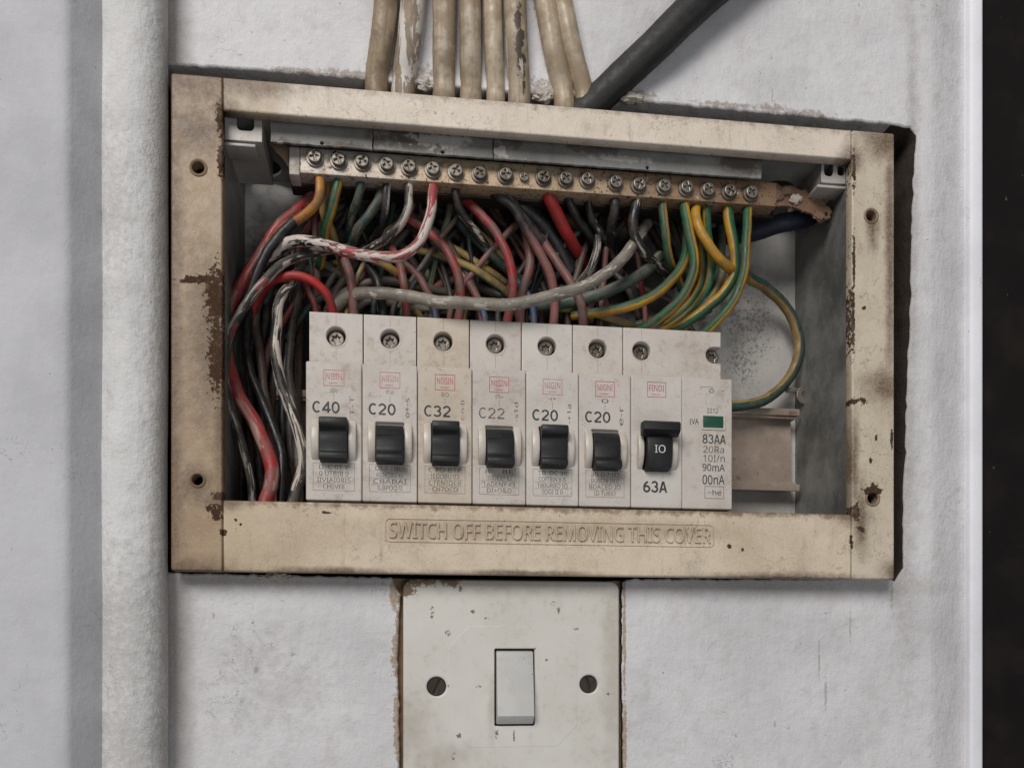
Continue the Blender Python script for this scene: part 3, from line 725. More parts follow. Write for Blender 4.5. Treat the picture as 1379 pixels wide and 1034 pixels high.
# box ceiling in three panels with knockout holes
zc = ZI + 1.6
k1, k2 = X(352, 36), X(1046, 24)
cuts = [XI - 1.6, X(502, 12), X(664, 12), XJ + 1.6]
for i in range(3):
    polys = [rect(cuts[i] + (0.35 if i else 0), cuts[i + 1] - (0.35 if i < 2 else 0), TF + .1, YB)]
    if i == 0: polys.append(circ(k1, 35, 7.0, 28))
    if i == 2: polys.append(circ(k2, 26, 7.0, 28))
    link('ceiling_panel', prism(polys, zc, zc + 1.2, 0.2, plane='flat'), M['box_steel'], board)
# hanging lip behind the top rail
fc = [X(364, 6.5), X(502, 6.5), X(664, 6.5), X(1026, 6.5)]
for i in range(3):
    zl = P(424, 195.5, 6.5).z
    fo = rough_line([(fc[i] + (.12 if i else 0), zl), (fc[i + 1] - (.12 if i < 2 else 0), zl), (fc[i + 1] - (.12 if i < 2 else 0), zc - .05), (fc[i] + (.12 if i else 0), zc - .05)], 1.2, 0.28, 0.45, closed=True, seed=i * 3.3)
    link('inner_flange', prism([fo, circ((fc[i] + fc[i + 1]) / 2 + 3 * i, zc - 6, 0.6, 10)], 6.5, 7.6, 0.15), M['box_steel'], board)
# corner lugs
def lug(left):
    Y0 = 5.2
    o = None
    if left:
        xa, xb = X(301, Y0), X(353, Y0); za, zb_ = P(330, 190, Y0).z, zc - 0.1
        nx0, nx1, nz_ = X(319, Y0), X(342, Y0), P(330, 176, Y0).z
        xs = xb
    else:
        xa, xb = X(1106, Y0), X(1146, Y0); za, zb_ = P(1125, 247, Y0).z, zc - 0.1
        nx0, nx1, nz_ = X(1110, Y0), X(1122, Y0), P(1125, 238, Y0).z
        xs = xa
    r = 1.3
    notch = [(xa, zb_), (xa, za), (xb, za), (xb, zb_), (nx1, zb_)] + [(nx1 - r + r * math.cos(t), nz_ + r + r * math.sin(t)) for t in [0, -math.pi / 6, -math.pi / 3, -math.pi / 2]] \
        + [(nx0 + r + r * math.cos(t), nz_ + r + r * math.sin(t)) for t in [-math.pi / 2, -2 * math.pi / 3, -5 * math.pi / 6, -math.pi]] + [(nx0, zb_)]
    polys = [notch]
    if not left: polys.append(rect(X(1128, Y0), X(1137, Y0), P(1125, 236, Y0).z, P(1125, 222, Y0).z, 0.9))
    o = link('corner_lug', prism(polys, Y0, Y0 + 1.0, 0.15), M['bracket'], board)
    m2 = MB()
    if left: m2.box(xs - 1.0, xs - 0.02, Y0 + 1.0, Y0 + 26, za, zb_)
    else: m2.box(xs + 0.02, xs + 1.0, Y0 + 1.0, Y0 + 26, za, zb_)
    m2.box(xa + (1 if not left else 0), xb - (1 if left else 0), Y0 + 1.0, Y0 + 26, za, za + 1.0)
    m2.build('lug_bracket', M['bracket'], o)
    m2 = MB(); m2.box(xa + (0.3 if left else -1.5), xb - (2.0 if left else 0.5), Y0 - .3, Y0 + 8, za - 1.9, za - 0.9, 0.3)
    m2.build('lug_lip', M['bracket'], o)
lug(True); lug(False)
# DIN rail
yr = 36.0
zr0, zr1 = P(1030, 660, yr).z, P(1030, 549, yr).z
xr0, xr1 = X(352, yr), X(1077, yr)
h = 2.6
mb = MB(); mb.box(xr0, xr1, yr, yr + 1, zr1 - h, zr1, 0.2); mb.box(xr0, xr1, yr, yr + 1, zr0, zr0 + h, 0.2)
mb.box(xr0, xr1 - 1.0, yr + 1.0, yr + 6, zr1 - h - 0.9, zr1 - h + 0.1); mb.box(xr0, xr1 - 1.0, yr + 1.0, yr + 6, zr0 + h - .1, zr0 + h + 0.9)
mb.box(xr0, xr1 - 1.2, yr + 5.2, yr + 6.2, zr0 + h + 0.9, zr1 - h - 0.9)
mb.build('din_rail', M['rail'], board)
mb = MB(); c = P(1085, 532, 36)
mb.add(prism([circ(0, 0, 3.6, 20), circ(0.2, 0.2, 1.6, 14)], 0, 1.0, 0.2), (c.x, 36, c.z)); mb.box(c.x - 8, c.x - 2.6, 36.1, 36.9, c.z + 0.8, c.z + 2.8, 0.2)
mb.build('earth_tab', M['screw'], board)

# ================================================================ TERMINAL BAR
YT = 11.0
bar = thing('terminal_bar', 'rusty brass terminal bar with a row of screws above the breakers', 'terminal bar', tuple(P(700, 255, YT)))
BO = P(700, 255, YT)
zb0, zb1 = P(424, 234, YT).z, P(424, 199.5, YT).z
mb = MB(); xa, xb = X(404, YT), X(1046, YT)
mb.box(xa, xb, YT, YT + 7, zb0, zb1, 0.4); mb.build('bar', M['bar'], bar, -BO)
mb = MB(); mb.box(X(389, YT), xa - 0.1, YT + 0.3, YT + 8, zb0 - 0.6, zb1 + 0.2, 0.5); mb.build('end_block', M['cream'], bar, -BO)
mb = MB(); mb.box(X(392, YT + 8), X(1040, YT + 8), YT + 7, YT + 14, zb0 - 0.5, zb0 + 3, 0.3); mb.build('bar_carrier', M['dark_screw'], bar, -BO)
SCREWS = [(424, 213), (456, 217), (488, 219), (521, 223), (551, 226), (583, 229), (614, 232), (646, 235), (681, 237), (706, 239), (732, 240), (762, 242), (791, 243), (829, 247), (860, 250), (894, 252), (924, 254), (953, 257), (982, 259), (1011, 261)]
hm = []
for v in range(4):
    m2 = MB(); rot = [0.2, 0.7, 1.1, 0.45][v]
    m2.add(prism([circ(0, 0, 2.15, 22), cross(0, 0, 1.45, 0.26, rot)], -1.9, -1.15, 0.3), (0, 0, 0))
    m2.lathe([(2.15, -1.2), (2.2, 0.0)], (0, 0, 0), 22)
    m2.lathe([(0, -1.0), (2.1, -1.0)], (0, 0, 0), 16)
    me = m2.mesh('terminal_screw', 30); me.materials.append(M['screw']); hm.append(me)
m2 = MB(); m2.lathe([(1.5, -0.6), (2.75, -0.5), (2.85, -0.1), (2.85, 0.05)], (0, 0, 0), 24); wm = m2.mesh('washer', 30); wm.materials.append(M['screw'])
for i, (a, b) in enumerate(SCREWS):
    c = P(a, b, YT - 0.6)
    small = (i == 9)
    o = link('terminal_screw', hm[(i * 7) % 4], None, bar, Vector((c.x, YT - 0.35, c.z)) - BO)
    if small: o.scale = (0.72, 0.5, 0.72)
    else:
        o.scale = (1.0, 1.0, 1.0)
        link('washer', wm, None, o)
rb = rough_line(px_poly([(1038, 247), (1062, 250), (1082, 257), (1104, 268), (1120, 284), (1116, 296), (1104, 300), (1092, 289), (1072, 281), (1040, 278)], 13), 0.6, 1.1, 0.55, closed=True, seed=9)
link('mounting_strap', prism([rb, circ(X(1112, 13), P(1108, 289, 13).z, 0.7, 10)], 12.5, 13.8, 0.25), M['rust'], bar, -BO)
crust = [(1030, 254, 3.4, 2.6), (1046, 262, 3.0, 2.8), (1060, 257, 2.4, 1.8), (1072, 268, 2.6, 2.0), (1104, 291, 2.6, 2.2), (1024, 268, 2.2, 1.6)]
for q, (px, py, rx_, rz_) in enumerate(crust):
    c = P(px, py, 11.8) - BO
    m2 = MB(); bmesh.ops.create_icosphere(m2.bm, subdivisions=3, radius=1.0)
    for v in m2.bm.verts:
        d = 1 + 0.5 * mnoise.noise(v.co * 2.2 + Vector((q * 3.1, 0, 0))) + 0.3 * mnoise.noise(v.co * 6)
        v.co = Vector((v.co.x * rx_ * 0.8 * d, v.co.y * 0.6 * d, v.co.z * rz_ * 0.75 * d))
    m2.build('rust_crust', M['crust'] if q % 3 else M['crumb'], bar, c, smooth=50)
sb = rough_line(px_poly([(362, 192), (392, 199), (392, 232), (384, 218), (372, 206)], 14), 0.8, 0.3, 0.5, closed=True, seed=19)
link('mounting_strap', prism([sb], 13.5, 14.6, 0.2), M['rust'], bar, -BO)

# ================================================================ BREAKERS
YF = 4.0
XF0, XF1 = X(411.5, YF), X(986.5, YF)
PIT = (XF1 - XF0) / 8
ZF0, ZF1 = P(449, 674, YF).z, P(449, 487.5, YF).z
HF = ZF1 - ZF0
SH = 10.5
HS = P(450, 421, YF + SH).z - ZF0                        # top of the recessed terminal shoulder
ZTOG = P(449, 592, YF).z - ZF0
W2 = PIT / 2 - 0.11

def arc_profile(r_front, zc_, hh, back=3.0, n=10):
    """half-moon (y, z): bulges r_front in front of the face, hh half height"""
    R = (hh * hh + r_front * r_front) / (2 * r_front)
    pts = [(back, zc_ - hh)]
    a = math.asin(min(1, hh / R))
    for k in range(n + 1):
        t = -a + 2 * a * k / n
        pts.append((-(R * math.cos(t) - (R - r_front)), zc_ + R * math.sin(t)))
    pts.append((back, zc_ + hh))
    return pts
UP = [(6, -7.2), (-1.0, -7.2), (-3.4, -7.1), (-4.4, -6.6), (-4.7, -5.4), (-4.3, -4.6), (-3.7, -4.2), (-3.6, -3.2), (-3.9, -1.4), (-4.0, 0.4), (-3.9, 1.6), (-4.2, 2.3), (-5.2, 2.9), (-5.9, 3.8), (-6.0, 4.8), (-5.6, 5.9), (-4.6, 6.4), (-1.0, 6.6), (6, 6.6)]
DOWN = [(6, -7.2), (-1.0, -7.2), (-4.8, -7.6), (-6.0, -7.2), (-6.4, -6.2), (-6.1, -5.0), (-5.2, -4.3), (-4.4, -3.7), (-4.1, -2.4), (-4.2, -0.5), (-4.1, 1.0), (-4.4, 1.6), (-3.9, 2.3), (-3.1, 3.6), (-2.0, 4.7), (-0.8, 5.4), (6, 5.4)]
def toggle(parent, xc, zc_, down=False, hw=4.4):
    mb = MB(); mb.profile_x([(y, z + zc_) for y, z in (DOWN if down else UP)], xc - hw, xc + hw, 0.35)
    return mb.build('toggle', M['black_plastic'], parent, smooth=38)
torx = MB()
torx.add(prism([circ(0, 0, 2.6, 24), star(0, 0, 0.95, 1.55)], -0.9, 0.2, 0.35), (0, 0, 0)); torx.lathe([(0, 0.15), (2.55, 0.15), (2.6, 1.5)], (0, 0, 0), 20)
torx_me = torx.mesh('terminal_screw', 30); torx_me.materials.append(M['screw'])
FINE = [["D  C 0T Y", "0 UTBIB 0", "IIVIAI08IS", "CH0VEE"], ["DI 7 TB0I", "KUNOBU xx", "CBABAI", "ILBPOO II"], ["C PD BTP", "IEDOBU 03", "CTENIDEB", "CH7OCO"],
        ["8    8E", "IIUDEXY E2", "1ADENY 43", "DI+O&D"], ["TB  DC 30", "COFTBIN 8 IS", "180URBO IO", "IOGI II 0"], ["30 D7 IO", "DUNCTB IAI 0", "BDACED IO", "ID TUBIO"]]
BASIC = [("C40", False, 'cream', 'ink', 'ink_red_pale'), ("C20", True, 'cream', 'ink', 'ink_red_pale'), ("C32", False, 'cream_old', 'ink', 'ink_red'), ("C22", True, 'cream', 'ink_faint', 'ink_red'), ("C20", False, 'cream_clean', 'ink', 'ink_red_pale'), ("C20", True, 'cream', 'ink', 'ink_red')]
BLAB = ["cream circuit breaker marked C40 at the left end of the row", "cream circuit breaker marked C20 between the C40 and C32 breakers", "yellowed circuit breaker marked C32",
        "cream circuit breaker with faint C22 marking and lowered toggle", "pale circuit breaker marked C20 with raised toggle right of the C22 one", "cream circuit breaker marked C20 beside the wide 63A breaker"]
LOGO = ["NBIN", "NIGIN", "NIIGIN", "NIGIN", "NIGIN", "NIGNI"]

def shoulder(parent, x0, x1, scx, mat, notch=False):
    zs = HS - 67 * 0 - 8.9
    out = rect(x0, x1, -16, HS)
    if notch:
        zc_ = P(957, 478, YF + SH).z - ZF0; xn = x1 - 2.6; r = 2.9
        out = [(x0, -16), (x1, -16), (x1, zc_ - r)] + [(xn - r * math.cos(t), zc_ - r * math.sin(t)) for t in [math.radians(90 - 18 * k) for k in range(11)]] + [(x1, zc_ + r), (x1, HS), (x0, HS)]
    me = prism([out, circ(scx, HS - 7.9, 3.3, 28)], SH, SH + 9, 0.3)
    mb = MB(); mb.add(me, (0, 0, 0)); bpy.data.meshes.remove(me)
    mb.box(x0 + .05, x1 - .05, SH + 8.9, 31.5, -15.8, HS - .2)
    o = mb.build('terminal_shoulder', M[mat], parent)
    mb = MB(); mb.lathe([(3.95, 0.05), (3.9, -0.1), (3.5, -0.1), (3.2, 0.25)], (scx, SH, HS - 7.9), 28, cap=False); mb.build('screw_ring', M[mat], o)
    mb = MB(); mb.box(scx - 0.06, scx + 0.06, SH - 0.03, SH + 0.05, HS - 16.2, HS - 12); mb.box(scx - 0.06, scx + 0.06, SH - 0.03, SH + 0.05, HS - 3.9, HS - 0.4)
    mb.build('mould_seam', M['ink_grey'], o)
    sc = link('terminal_screw', torx_me, None, parent, (scx + random.uniform(-.2, .2), SH + 3.0, HS - 7.9 + random.uniform(-.2, .2)))
    sc.rotation_euler = (0, random.uniform(0, 1), 0)
    return o
def logo(parent, xc, s, mat, zt_=HF - 2.5):
    mb = MB(); outline(mb, xc - 3.3, xc + 3.3, zt_ - 5.2, zt_, 0, 0.2)
    put_text(mb, s, xc - 2.6, xc + 2.6, zt_ - 3.1, zt_ - 1.1, 0, bold=0.0)
    mb.box(xc - 1.6, xc + 1.2, -0.04, 0.01, zt_ - 4.35, zt_ - 4.15)
    mb.build('logo_print', M[mat], parent, smooth=None)
def cheeks(parent, xc, zc_, mat='cheek', w0=4.55, w1=7.1):
    for sgn in (-1, 1):
        mb = MB(); mb.profile_x(arc_profile(2.7, zc_, 6.5), xc + sgn * w0, xc + sgn * w1, 0.5); mb.build('toggle_cheek', M[mat], parent, smooth=40)

for i, (rate, down, mat, ink, red) in enumerate(BASIC):
    xc = XF0 + PIT * (i + 0.5)
    t = thing('circuit_breaker', BLAB[i], 'circuit breaker', (xc, YF, ZF0), 'circuit breakers on the rail')
    zt_ = ZTOG + (-0.2 if not down else -0.4)
    slot = rect(-4.6, 4.6, zt_ - 6.4, zt_ + 6.6, 0.4)
    link('face_cover', prism([rect(-W2, W2, 0, HF, 0.5), slot], 0, SH - 0.1, 0.35), M[mat], t)
    shoulder(t, -W2 + 0.05, W2 - 0.05, 0.0, mat)
    toggle(t, 0, zt_, down); cheeks(t, 0, zt_, 'cheek')
    mb = MB(); mb.box(-4.8, 4.8, 1.2, 2.2, zt_ - 6.6, zt_ + 6.8); mb.build('slot_floor', M['cheek'], t)
    logo(t, 0.0, LOGO[i], red)
    bz = P(449, 557.5, YF).z - ZF0
    mb = MB(); put_bold(mb, rate, -6.8, 2.0, bz + 0.3, bz + 4.0, 0, 0.165 if ink == 'ink' else 0.115); mb.build('rating_print', M[ink], t, smooth=None)
    mb = MB()
    put_text(mb, ["T-T", "o+-s", "c-n-b", "-s1d", "-+1a", "e-r"][i], 5.0, 6.3, bz - 0.4, bz + 6.0, 0, rot=1.0)
    put_text(mb, ["oDo", "(C)p", "80", "(5-", "-(+", "o"][i], -1.2, 1.2, HF - 9.8, HF - 8.4, 0)
    mb.box(-0.05, 0.05, -0.03, 0.01, HF - 12.4, HF - 10.2)
    mb.build('symbol_print', M['ink_faint'], t, smooth=None)
    mb = MB(); z0 = 3.2
    outline(mb, -6.6, 6.6, z0, z0 + 8.9, 0, 0.1)
    for q, line in enumerate(FINE[i]):
        zz = z0 + 6.9 - q * 2.1
        ww = [5.0, 4.6, 5.4, 3.8][q] + random.uniform(-.4, .4)
        put_text(mb, line, -ww, ww, zz, zz + 1.5, 0)
        if q in (1, 2): mb.box(-6.0, 6.0, -0.03, 0.01, zz - 0.35, zz - 0.27)
    mb.build('fine_print', M['ink_faint'], t, smooth=None)

# the wide residual current breaker
xa = XF0 + PIT * 6
t = thing('circuit_breaker', 'wide cream breaker marked 63A with black T handle at the right end', 'circuit breaker', (xa, YF, ZF0), 'circuit breakers on the rail')
zt_ = ZTOG - 0.2
slot = rect(PIT / 2 - 4.9, PIT / 2 + 4.6, zt_ - 6.6, zt_ + 7.4, 0.4)
link('face_cover', prism([rect(0.11, PIT - 0.05, 0, HF, 0.5), slot], 0, SH - 0.1, 0.35), M['cream_clean'], t)
o = link('side_cover', prism([rect(PIT + 0.05, 2 * PIT - 0.11, 0, HF, 0.5)], 0, SH - 0.1, 0.35), M['cream'], t)
shoulder(t, 0.15, 2 * PIT - 0.15, X(864, YF + SH) - xa, 'cream', notch=True)
sc = link('terminal_screw', torx_me, None, t, (2 * PIT - 2.6, SH + 3.2, P(957, 478, YF + SH).z - ZF0))
xc = PIT / 2
cheeks(t, xc, zt_, 'cheek', 4.85, 6.9)
mb = MB(); mb.box(xc - 4.9, xc + 4.6, 5.0, 6.0, zt_ - 6.6, zt_ + 7.4); mb.build('slot_floor', M['cheek'], t)
mb = MB()
mb.profile_x([(6, zt_ - 7.0), (-1, zt_ - 7.2), (-3.2, zt_ - 6.4), (-4.2, zt_ - 4.2), (-4.6, zt_ - 2), (-4.7, zt_ + 1), (-4.3, zt_ + 3.6), (-3.6, zt_ + 6.2), (-3, zt_ + 9), (6, zt_ + 7)], xc - 4.4, xc + 4.0, 0.4)
tg = mb.build('toggle', M['black_plastic'], t, smooth=38)
mb = MB()
mb.profile_x([(-2.6, zt_ + 4.0), (-4.2, zt_ + 3.6), (-6.4, zt_ + 4.6), (-7.2, zt_ + 5.4), (-7.2, zt_ + 7.6), (-6.4, zt_ + 8.3), (-3.0, zt_ + 8.6), (-2.2, zt_ + 7.8)], xc - 6.4, xc + 6.2, 0.4)
mb.build('handle_bar', M['black_plastic'], tg, smooth=38)
mb = MB(); put_text(mb, "IO", xc - 2.0, xc + 1.6, zt_ - 1.8, zt_ + 0.8, -4.72); mb.build('toggle_print', M['ink_white'], tg, smooth=None)
logo(t, xc, "FINDI", 'ink_red', HF - 2.0)
mb = MB(); put_bold(mb, "63A", X(866, YF) - xa, X(898, YF) - xa, P(881, 663, YF).z - ZF0, P(881, 647.5, YF).z - ZF0, 0, 0.17); mb.build('rating_print', M['ink'], t, smooth=None)
def rp_(px, py): q = P(px, py, YF); return q.x - xa, q.z - ZF0
mb = MB()
for s, a0, a1, b0, b1 in (("90mA", 946, 976, 634, 625), ("00nA", 946, 976, 652, 640), ("(VA", 929, 941, 572, 564)):
    xx0, zz0 = rp_(a0, b0); xx1, zz1 = rp_(a1, b1)
    put_text(mb, s, xx0, xx1, zz0, zz1, 0, bold=0.006)
xx0, zz0 = rp_(946, 597); xx1, zz1 = rp_(977, 585.5); put_bold(mb, '83AA', xx0, xx1, zz0, zz1, 0, 0.13)
xx0, zz0 = rp_(949, 671); xx1, zz1 = rp_(975, 655); outline(mb, xx0, xx1, zz0, zz1, 0, 0.14); put_text(mb, "~he", xx0 + 1, xx1 - 1, zz0 + 1.2, zz1 - 1.2, 0)
mb.build('rating_print', M['ink'], o, smooth=None)
mb = MB()
for s, a0, a1, b0, b1 in (("20Ra", 947, 975, 609.5, 601), ("10I/n", 947, 976, 621.5, 613), ("2212", 952, 967, 556, 550), ("o   -", 955, 975, 529, 524)):
    xx0, zz0 = rp_(a0, b0); xx1, zz1 = rp_(a1, b1); put_text(mb, s, xx0, xx1, zz0, zz1, 0)
xx0, zz0 = rp_(943, 521); mb.box(xx0, xx0 + 4.6, -0.03, 0.01, zz0, zz0 + 0.12)
mb.build('fine_print', M['ink_faint'], o, smooth=None)
mb = MB(); xx0, zz0 = rp_(945.5, 577); xx1, zz1 = rp_(975, 560); mb.add(ring_prism(xx0 - .4, xx1 + .4, zz0 - .4, zz1 + .4, 0.6, 0.7, -0.35, 0.3), (0, 0, 0)); rim = mb.build('button_rim', M['cheek'], o)
mb = MB(); mb.box(xx0 + .1, xx1 - .1, -0.2, 0.3, zz0 + .1, zz1 - .1, 0.15); mb.build('test_button', M['green_lens'], o)

# ================================================================ WIRES
B = 17.5   # depth where wires enter the bar
W = wire
W('wire', 'orange red wire from the first bar screw sweeping down the left side', 'w_orange', 15, [(429, 228, 15), (430, 250, 13), (426, 272, 13), (405, 292, 16), (375, 312, 20), (345, 345, 24), (325, 385, 26)], twist=0.9)
W('wire', 'red wire with pale patches looping past the left edge of the opening', 'w_red_white', 17, [(428, 255, 24), (398, 285, 22), (366, 318, 21), (336, 366, 20), (312, 410, 18), (303, 448, 18), (308, 490, 17), (323, 535, 16), (345, 573, 15), (362, 610, 14), (366, 640, 13), (357, 675, 12), (352, 700, 12)], w2=20)
W('wire', 'glossy black wire running down the left side from under the orange wire', 'w_black', 15, [(418, 285, 18), (392, 302, 17), (366, 330, 16), (346, 368, 16), (332, 405, 17), (318, 436, 18), (310, 470, 20), (318, 520, 22)])
W('wire', 'speckled black wire crossing the red loop at the left and hanging down', 'w_speckle', 14, [(470, 334, 24), (425, 340, 20), (386, 352, 16), (358, 378, 14), (334, 408, 13), (310, 447, 12), (301, 485, 12), (307, 535, 13), (326, 595, 16), (338, 650, 18), (340, 700, 18)])
W('wire', 'black wire splashed with white paint hanging left of the C40 breaker', 'w_white_black', 14, [(410, 350, 28), (393, 382, 22), (377, 408, 16), (369, 460, 13), (376, 504, 12), (386, 540, 12), (400, 584, 12), (408, 625, 12), (400, 660, 12), (390, 700, 12)], w2=17)
W('wire', 'bright red wire arching into the top of the C40 breaker', 'w_redhot', 14, [(335, 432, 30), (348, 398, 25), (366, 379, 20), (395, 371, 17), (420, 379, 17), (440, 399, 19), (449, 425, 23), (450, 445, 24)])
W('wire', 'black wire hanging beside the red loop at bottom left', 'w_black', 13, [(352, 372, 30), (332, 440, 26), (338, 500, 24), (362, 560, 20), (377, 600, 18), (380, 645, 16), (376, 700, 16)])
W('wire', 'brown wire hanging behind the white splashed wire', 'w_brown', 13, [(372, 350, 34), (345, 420, 30), (352, 480, 28), (360, 540, 26), (372, 590, 24), (385, 640, 22), (390, 700, 22)])
W('wire', 'dull red wire hanging deep behind the left loops', 'w_red_dusty', 11, [(420, 380, 36), (385, 425, 34), (362, 470, 32), (355, 520, 30), (370, 600, 28), (372, 700, 28)])
W('wire', 'dark grey wire slanting down beside the C40 breaker', 'w_dark', 12, [(405, 390, 32), (395, 440, 30), (390, 500, 28), (398, 560, 24), (404, 640, 22), (404, 700, 22)])
W('wire', 'dull black wire deep in the lower left corner', 'w_dark', 12, [(345, 380, 36), (322, 450, 34), (330, 540, 34), (348, 610, 32), (352, 700, 32)])
W('wire', 'red and white painted wire curving left from the sixth bar screw', 'w_pink_white', 15, [(583, 236, 15), (582, 262, 12), (577, 295, 10.5), (563, 327, 9.5), (540, 345, 9), (512, 347, 9), (470, 340, 10), (430, 328, 12), (400, 324, 15), (378, 332, 19), (352, 362, 23), (338, 395, 26)], twist=0.5, w2=16)
W('wire', 'white wire with black patches below the fifth bar screw', 'w_white_black', 13, [(551, 233, 15), (550, 258, 13), (546, 285, 13), (536, 306, 15), (520, 322, 18), (500, 334, 22), (480, 342, 26)])
W('wire', 'green and yellow wire under the second bar screw', 'w_gy', 14, [(457, 222, 16), (455, 250, 14), (449, 275, 15), (441, 300, 18), (436, 330, 24), (430, 360, 32)], twist=1.6)
W('wire', 'yellow wire behind the orange one at the first bar screw', 'w_yellow_dusty', 13, [(440, 232, 20), (442, 258, 18), (436, 285, 19), (447, 310, 22), (455, 335, 26), (470, 380, 34)])
W('wire', 'green wire under the third bar screw', 'w_green_paint', 13, [(488, 225, 16), (487, 250, 15), (481, 272, 17), (474, 292, 21), (468, 330, 30)], twist=3.0)
W('wire', 'green wire with flaking paint slanting under the fourth bar screw', 'w_green_paint', 14, [(516, 235, 20), (511, 268, 17), (498, 290, 17), (484, 308, 19), (474, 330, 25), (470, 360, 33)], twist=2.2)
W('wire', 'dark wire hanging straight from the fourth bar screw', 'w_black_paint', 13, [(522, 230, 16), (521, 255, 15), (519, 282, 17), (512, 306, 22), (500, 330, 30)])
# into the breakers
W('wire', 'dusty red wire dropping into the C40 breaker beside the bright red one', 'w_pink', 14, [(452, 330, 30), (464, 350, 25), (473, 380, 22), (477, 410, 23), (478, 450, 26)])
W('wire', 'black wire dropping into the breaker next to C40', 'w_black', 14, [(480, 340, 32), (498, 360, 27), (510, 385, 24), (516, 415, 24), (517, 450, 26)])
W('wire', 'dusty red wire dropping straight into the second breaker', 'w_red_dusty', 13, [(528, 335, 28), (539, 358, 23), (545, 385, 22), (547, 410, 23), (548, 450, 26)])
W('wire', 'pink wire curving down behind the grey arc towards the C32 breaker', 'w_pink', 12, [(535, 350, 32), (555, 364, 29), (570, 384, 28), (582, 408, 28), (590, 440, 28)])
W('wire', 'short blue wire entering the C32 breaker', 'w_blue', 11, [(576, 395, 30), (582, 412, 27), (586, 430, 26), (587, 455, 26)])
W('wire', 'red wire bending down into the C32 breaker', 'w_red_dusty', 14, [(545, 292, 28), (574, 311, 22), (600, 336, 19), (614, 363, 18.5), (619, 396, 20), (617, 425, 23), (616, 455, 25)])
W('wire', 'dusty pink wire behind the red one towards the C22 breaker', 'w_pink', 12, [(608, 350, 32), (624, 372, 29), (638, 392, 28), (648, 415, 28), (652, 450, 28)])
W('wire', 'short blue wire entering the C22 breaker', 'w_blue', 11, [(642, 398, 31), (649, 415, 27), (653, 432, 26), (654, 455, 26)])
W('wire', 'long red wire curving from behind the bar into the C22 breaker', 'w_red', 14, [(600, 250, 26), (622, 266, 22), (646, 288, 19), (671, 318, 17), (687, 352, 16.5), (691, 392, 18), (685, 425, 22), (682, 455, 25)], twist=1)
W('wire', 'black wire fading to dusty pink into the middle C20 breaker', 'w_black_fade', 14, [(650, 250, 18), (668, 262, 17), (692, 282, 17), (714, 318, 18), (732, 350, 19), (744, 378, 20), (747, 410, 22), (745, 450, 25)])
W('cable', 'thick black cable slanting right from the eighth bar screw', 'w_black', 24, [(640, 244, 24), (672, 262, 23), (704, 282, 24), (732, 306, 26), (752, 336, 29), (768, 372, 32)], cat='cable')
W('wire', 'bright red wire slanting down from the eleventh bar screw', 'w_redhot', 19, [(733, 246, 16), (738, 264, 15), (750, 286, 18), (762, 310, 22), (776, 336, 28), (788, 356, 36)])
W('wire', 'dull red wire with black patches beside the bright red one', 'w_speckle', 13, [(822, 262, 33), (813, 292, 27), (807, 315, 24), (804, 340, 23), (793, 366, 25), (776, 392, 29), (765, 430, 33)])
W('wire', 'dusty pink wire splitting into the last C20 breaker', 'w_pink', 14, [(728, 318, 27), (748, 350, 24), (768, 378, 22), (781, 402, 21), (785, 425, 23), (785, 455, 25)])
W('wire', 'short dusty pink wire joining from the right at the last C20 breaker', 'w_pink', 11, [(812, 385, 30), (798, 402, 26), (789, 420, 25), (786, 450, 27)])
W('wire', 'dusty pink wire hanging straight in the middle of the tangle', 'w_pink', 14, [(690, 262, 33), (704, 300, 28), (713, 336, 24), (712, 365, 24), (703, 395, 26), (700, 450, 28)])
W('wire', 'blue grey wire slanting into the middle C20 breaker', 'w_blue', 11, [(690, 372, 30), (708, 395, 27), (717, 415, 26), (721, 450, 26)])
W('cable', 'grey cable arching in front of the tangle above the breakers', 'w_grey', 16, [(872, 300, 26), (858, 322, 20), (846, 340, 15), (824, 362, 11.5), (782, 388, 9.5), (730, 404, 9), (668, 410, 9.5), (606, 407, 11), (557, 399, 14), (510, 393, 18), (470, 398, 24), (448, 418, 30)], cat='cable', lump=0.05)
W('cable', 'grey green cable behind the right end of the grey arc', 'w_grey_green', 16, [(890, 345, 26), (872, 362, 23), (845, 380, 21), (805, 397, 22), (760, 408, 25), (715, 412, 30)], cat='cable', twist=1.2)
W('wire', 'black taped wire hanging from the fourteenth bar screw', 'w_black_paint', 15, [(829, 252, 16), (828, 275, 14), (825, 298, 17), (822, 322, 24), (826, 350, 34)])
W('wire', 'black taped wire with white paint bending right from the fifteenth bar screw', 'w_black_paint', 15, [(859, 254, 16), (857, 272, 14), (851, 300, 14), (858, 326, 16), (872, 344, 20), (890, 362, 26), (905, 385, 34)])
# the earth wires on the right
W('wire', 'short green and yellow wire under the sixteenth bar screw', 'w_gy', 13, [(893, 256, 16), (893, 278, 14), (895, 312, 14), (901, 345, 17), (910, 368, 23), (918, 390, 32)], twist=1.25)
W('wire', 'yellow and green wire curving left from the seventeenth bar screw', 'w_yg', 15, [(921, 258, 16), (922, 280, 13), (928, 315, 12), (934, 350, 12), (930, 378, 13), (911, 407, 15), (885, 430, 19), (850, 452, 26)], twist=1.35, turn=0.012)
W('wire', 'green and yellow wire sweeping left behind the seventeenth screw wire', 'w_gy', 15, [(926, 300, 22), (924, 340, 18), (914, 368, 17), (888, 394, 17), (850, 411, 18), (815, 419, 21), (770, 425, 27)], twist=1.25)
W('wire', 'green wire hanging from the eighteenth bar screw', 'w_gg', 13, [(952, 260, 16), (952, 282, 15), (954, 318, 17), (957, 352, 19), (952, 385, 20), (936, 414, 22), (905, 438, 25), (870, 458, 29)], twist=-1.5)
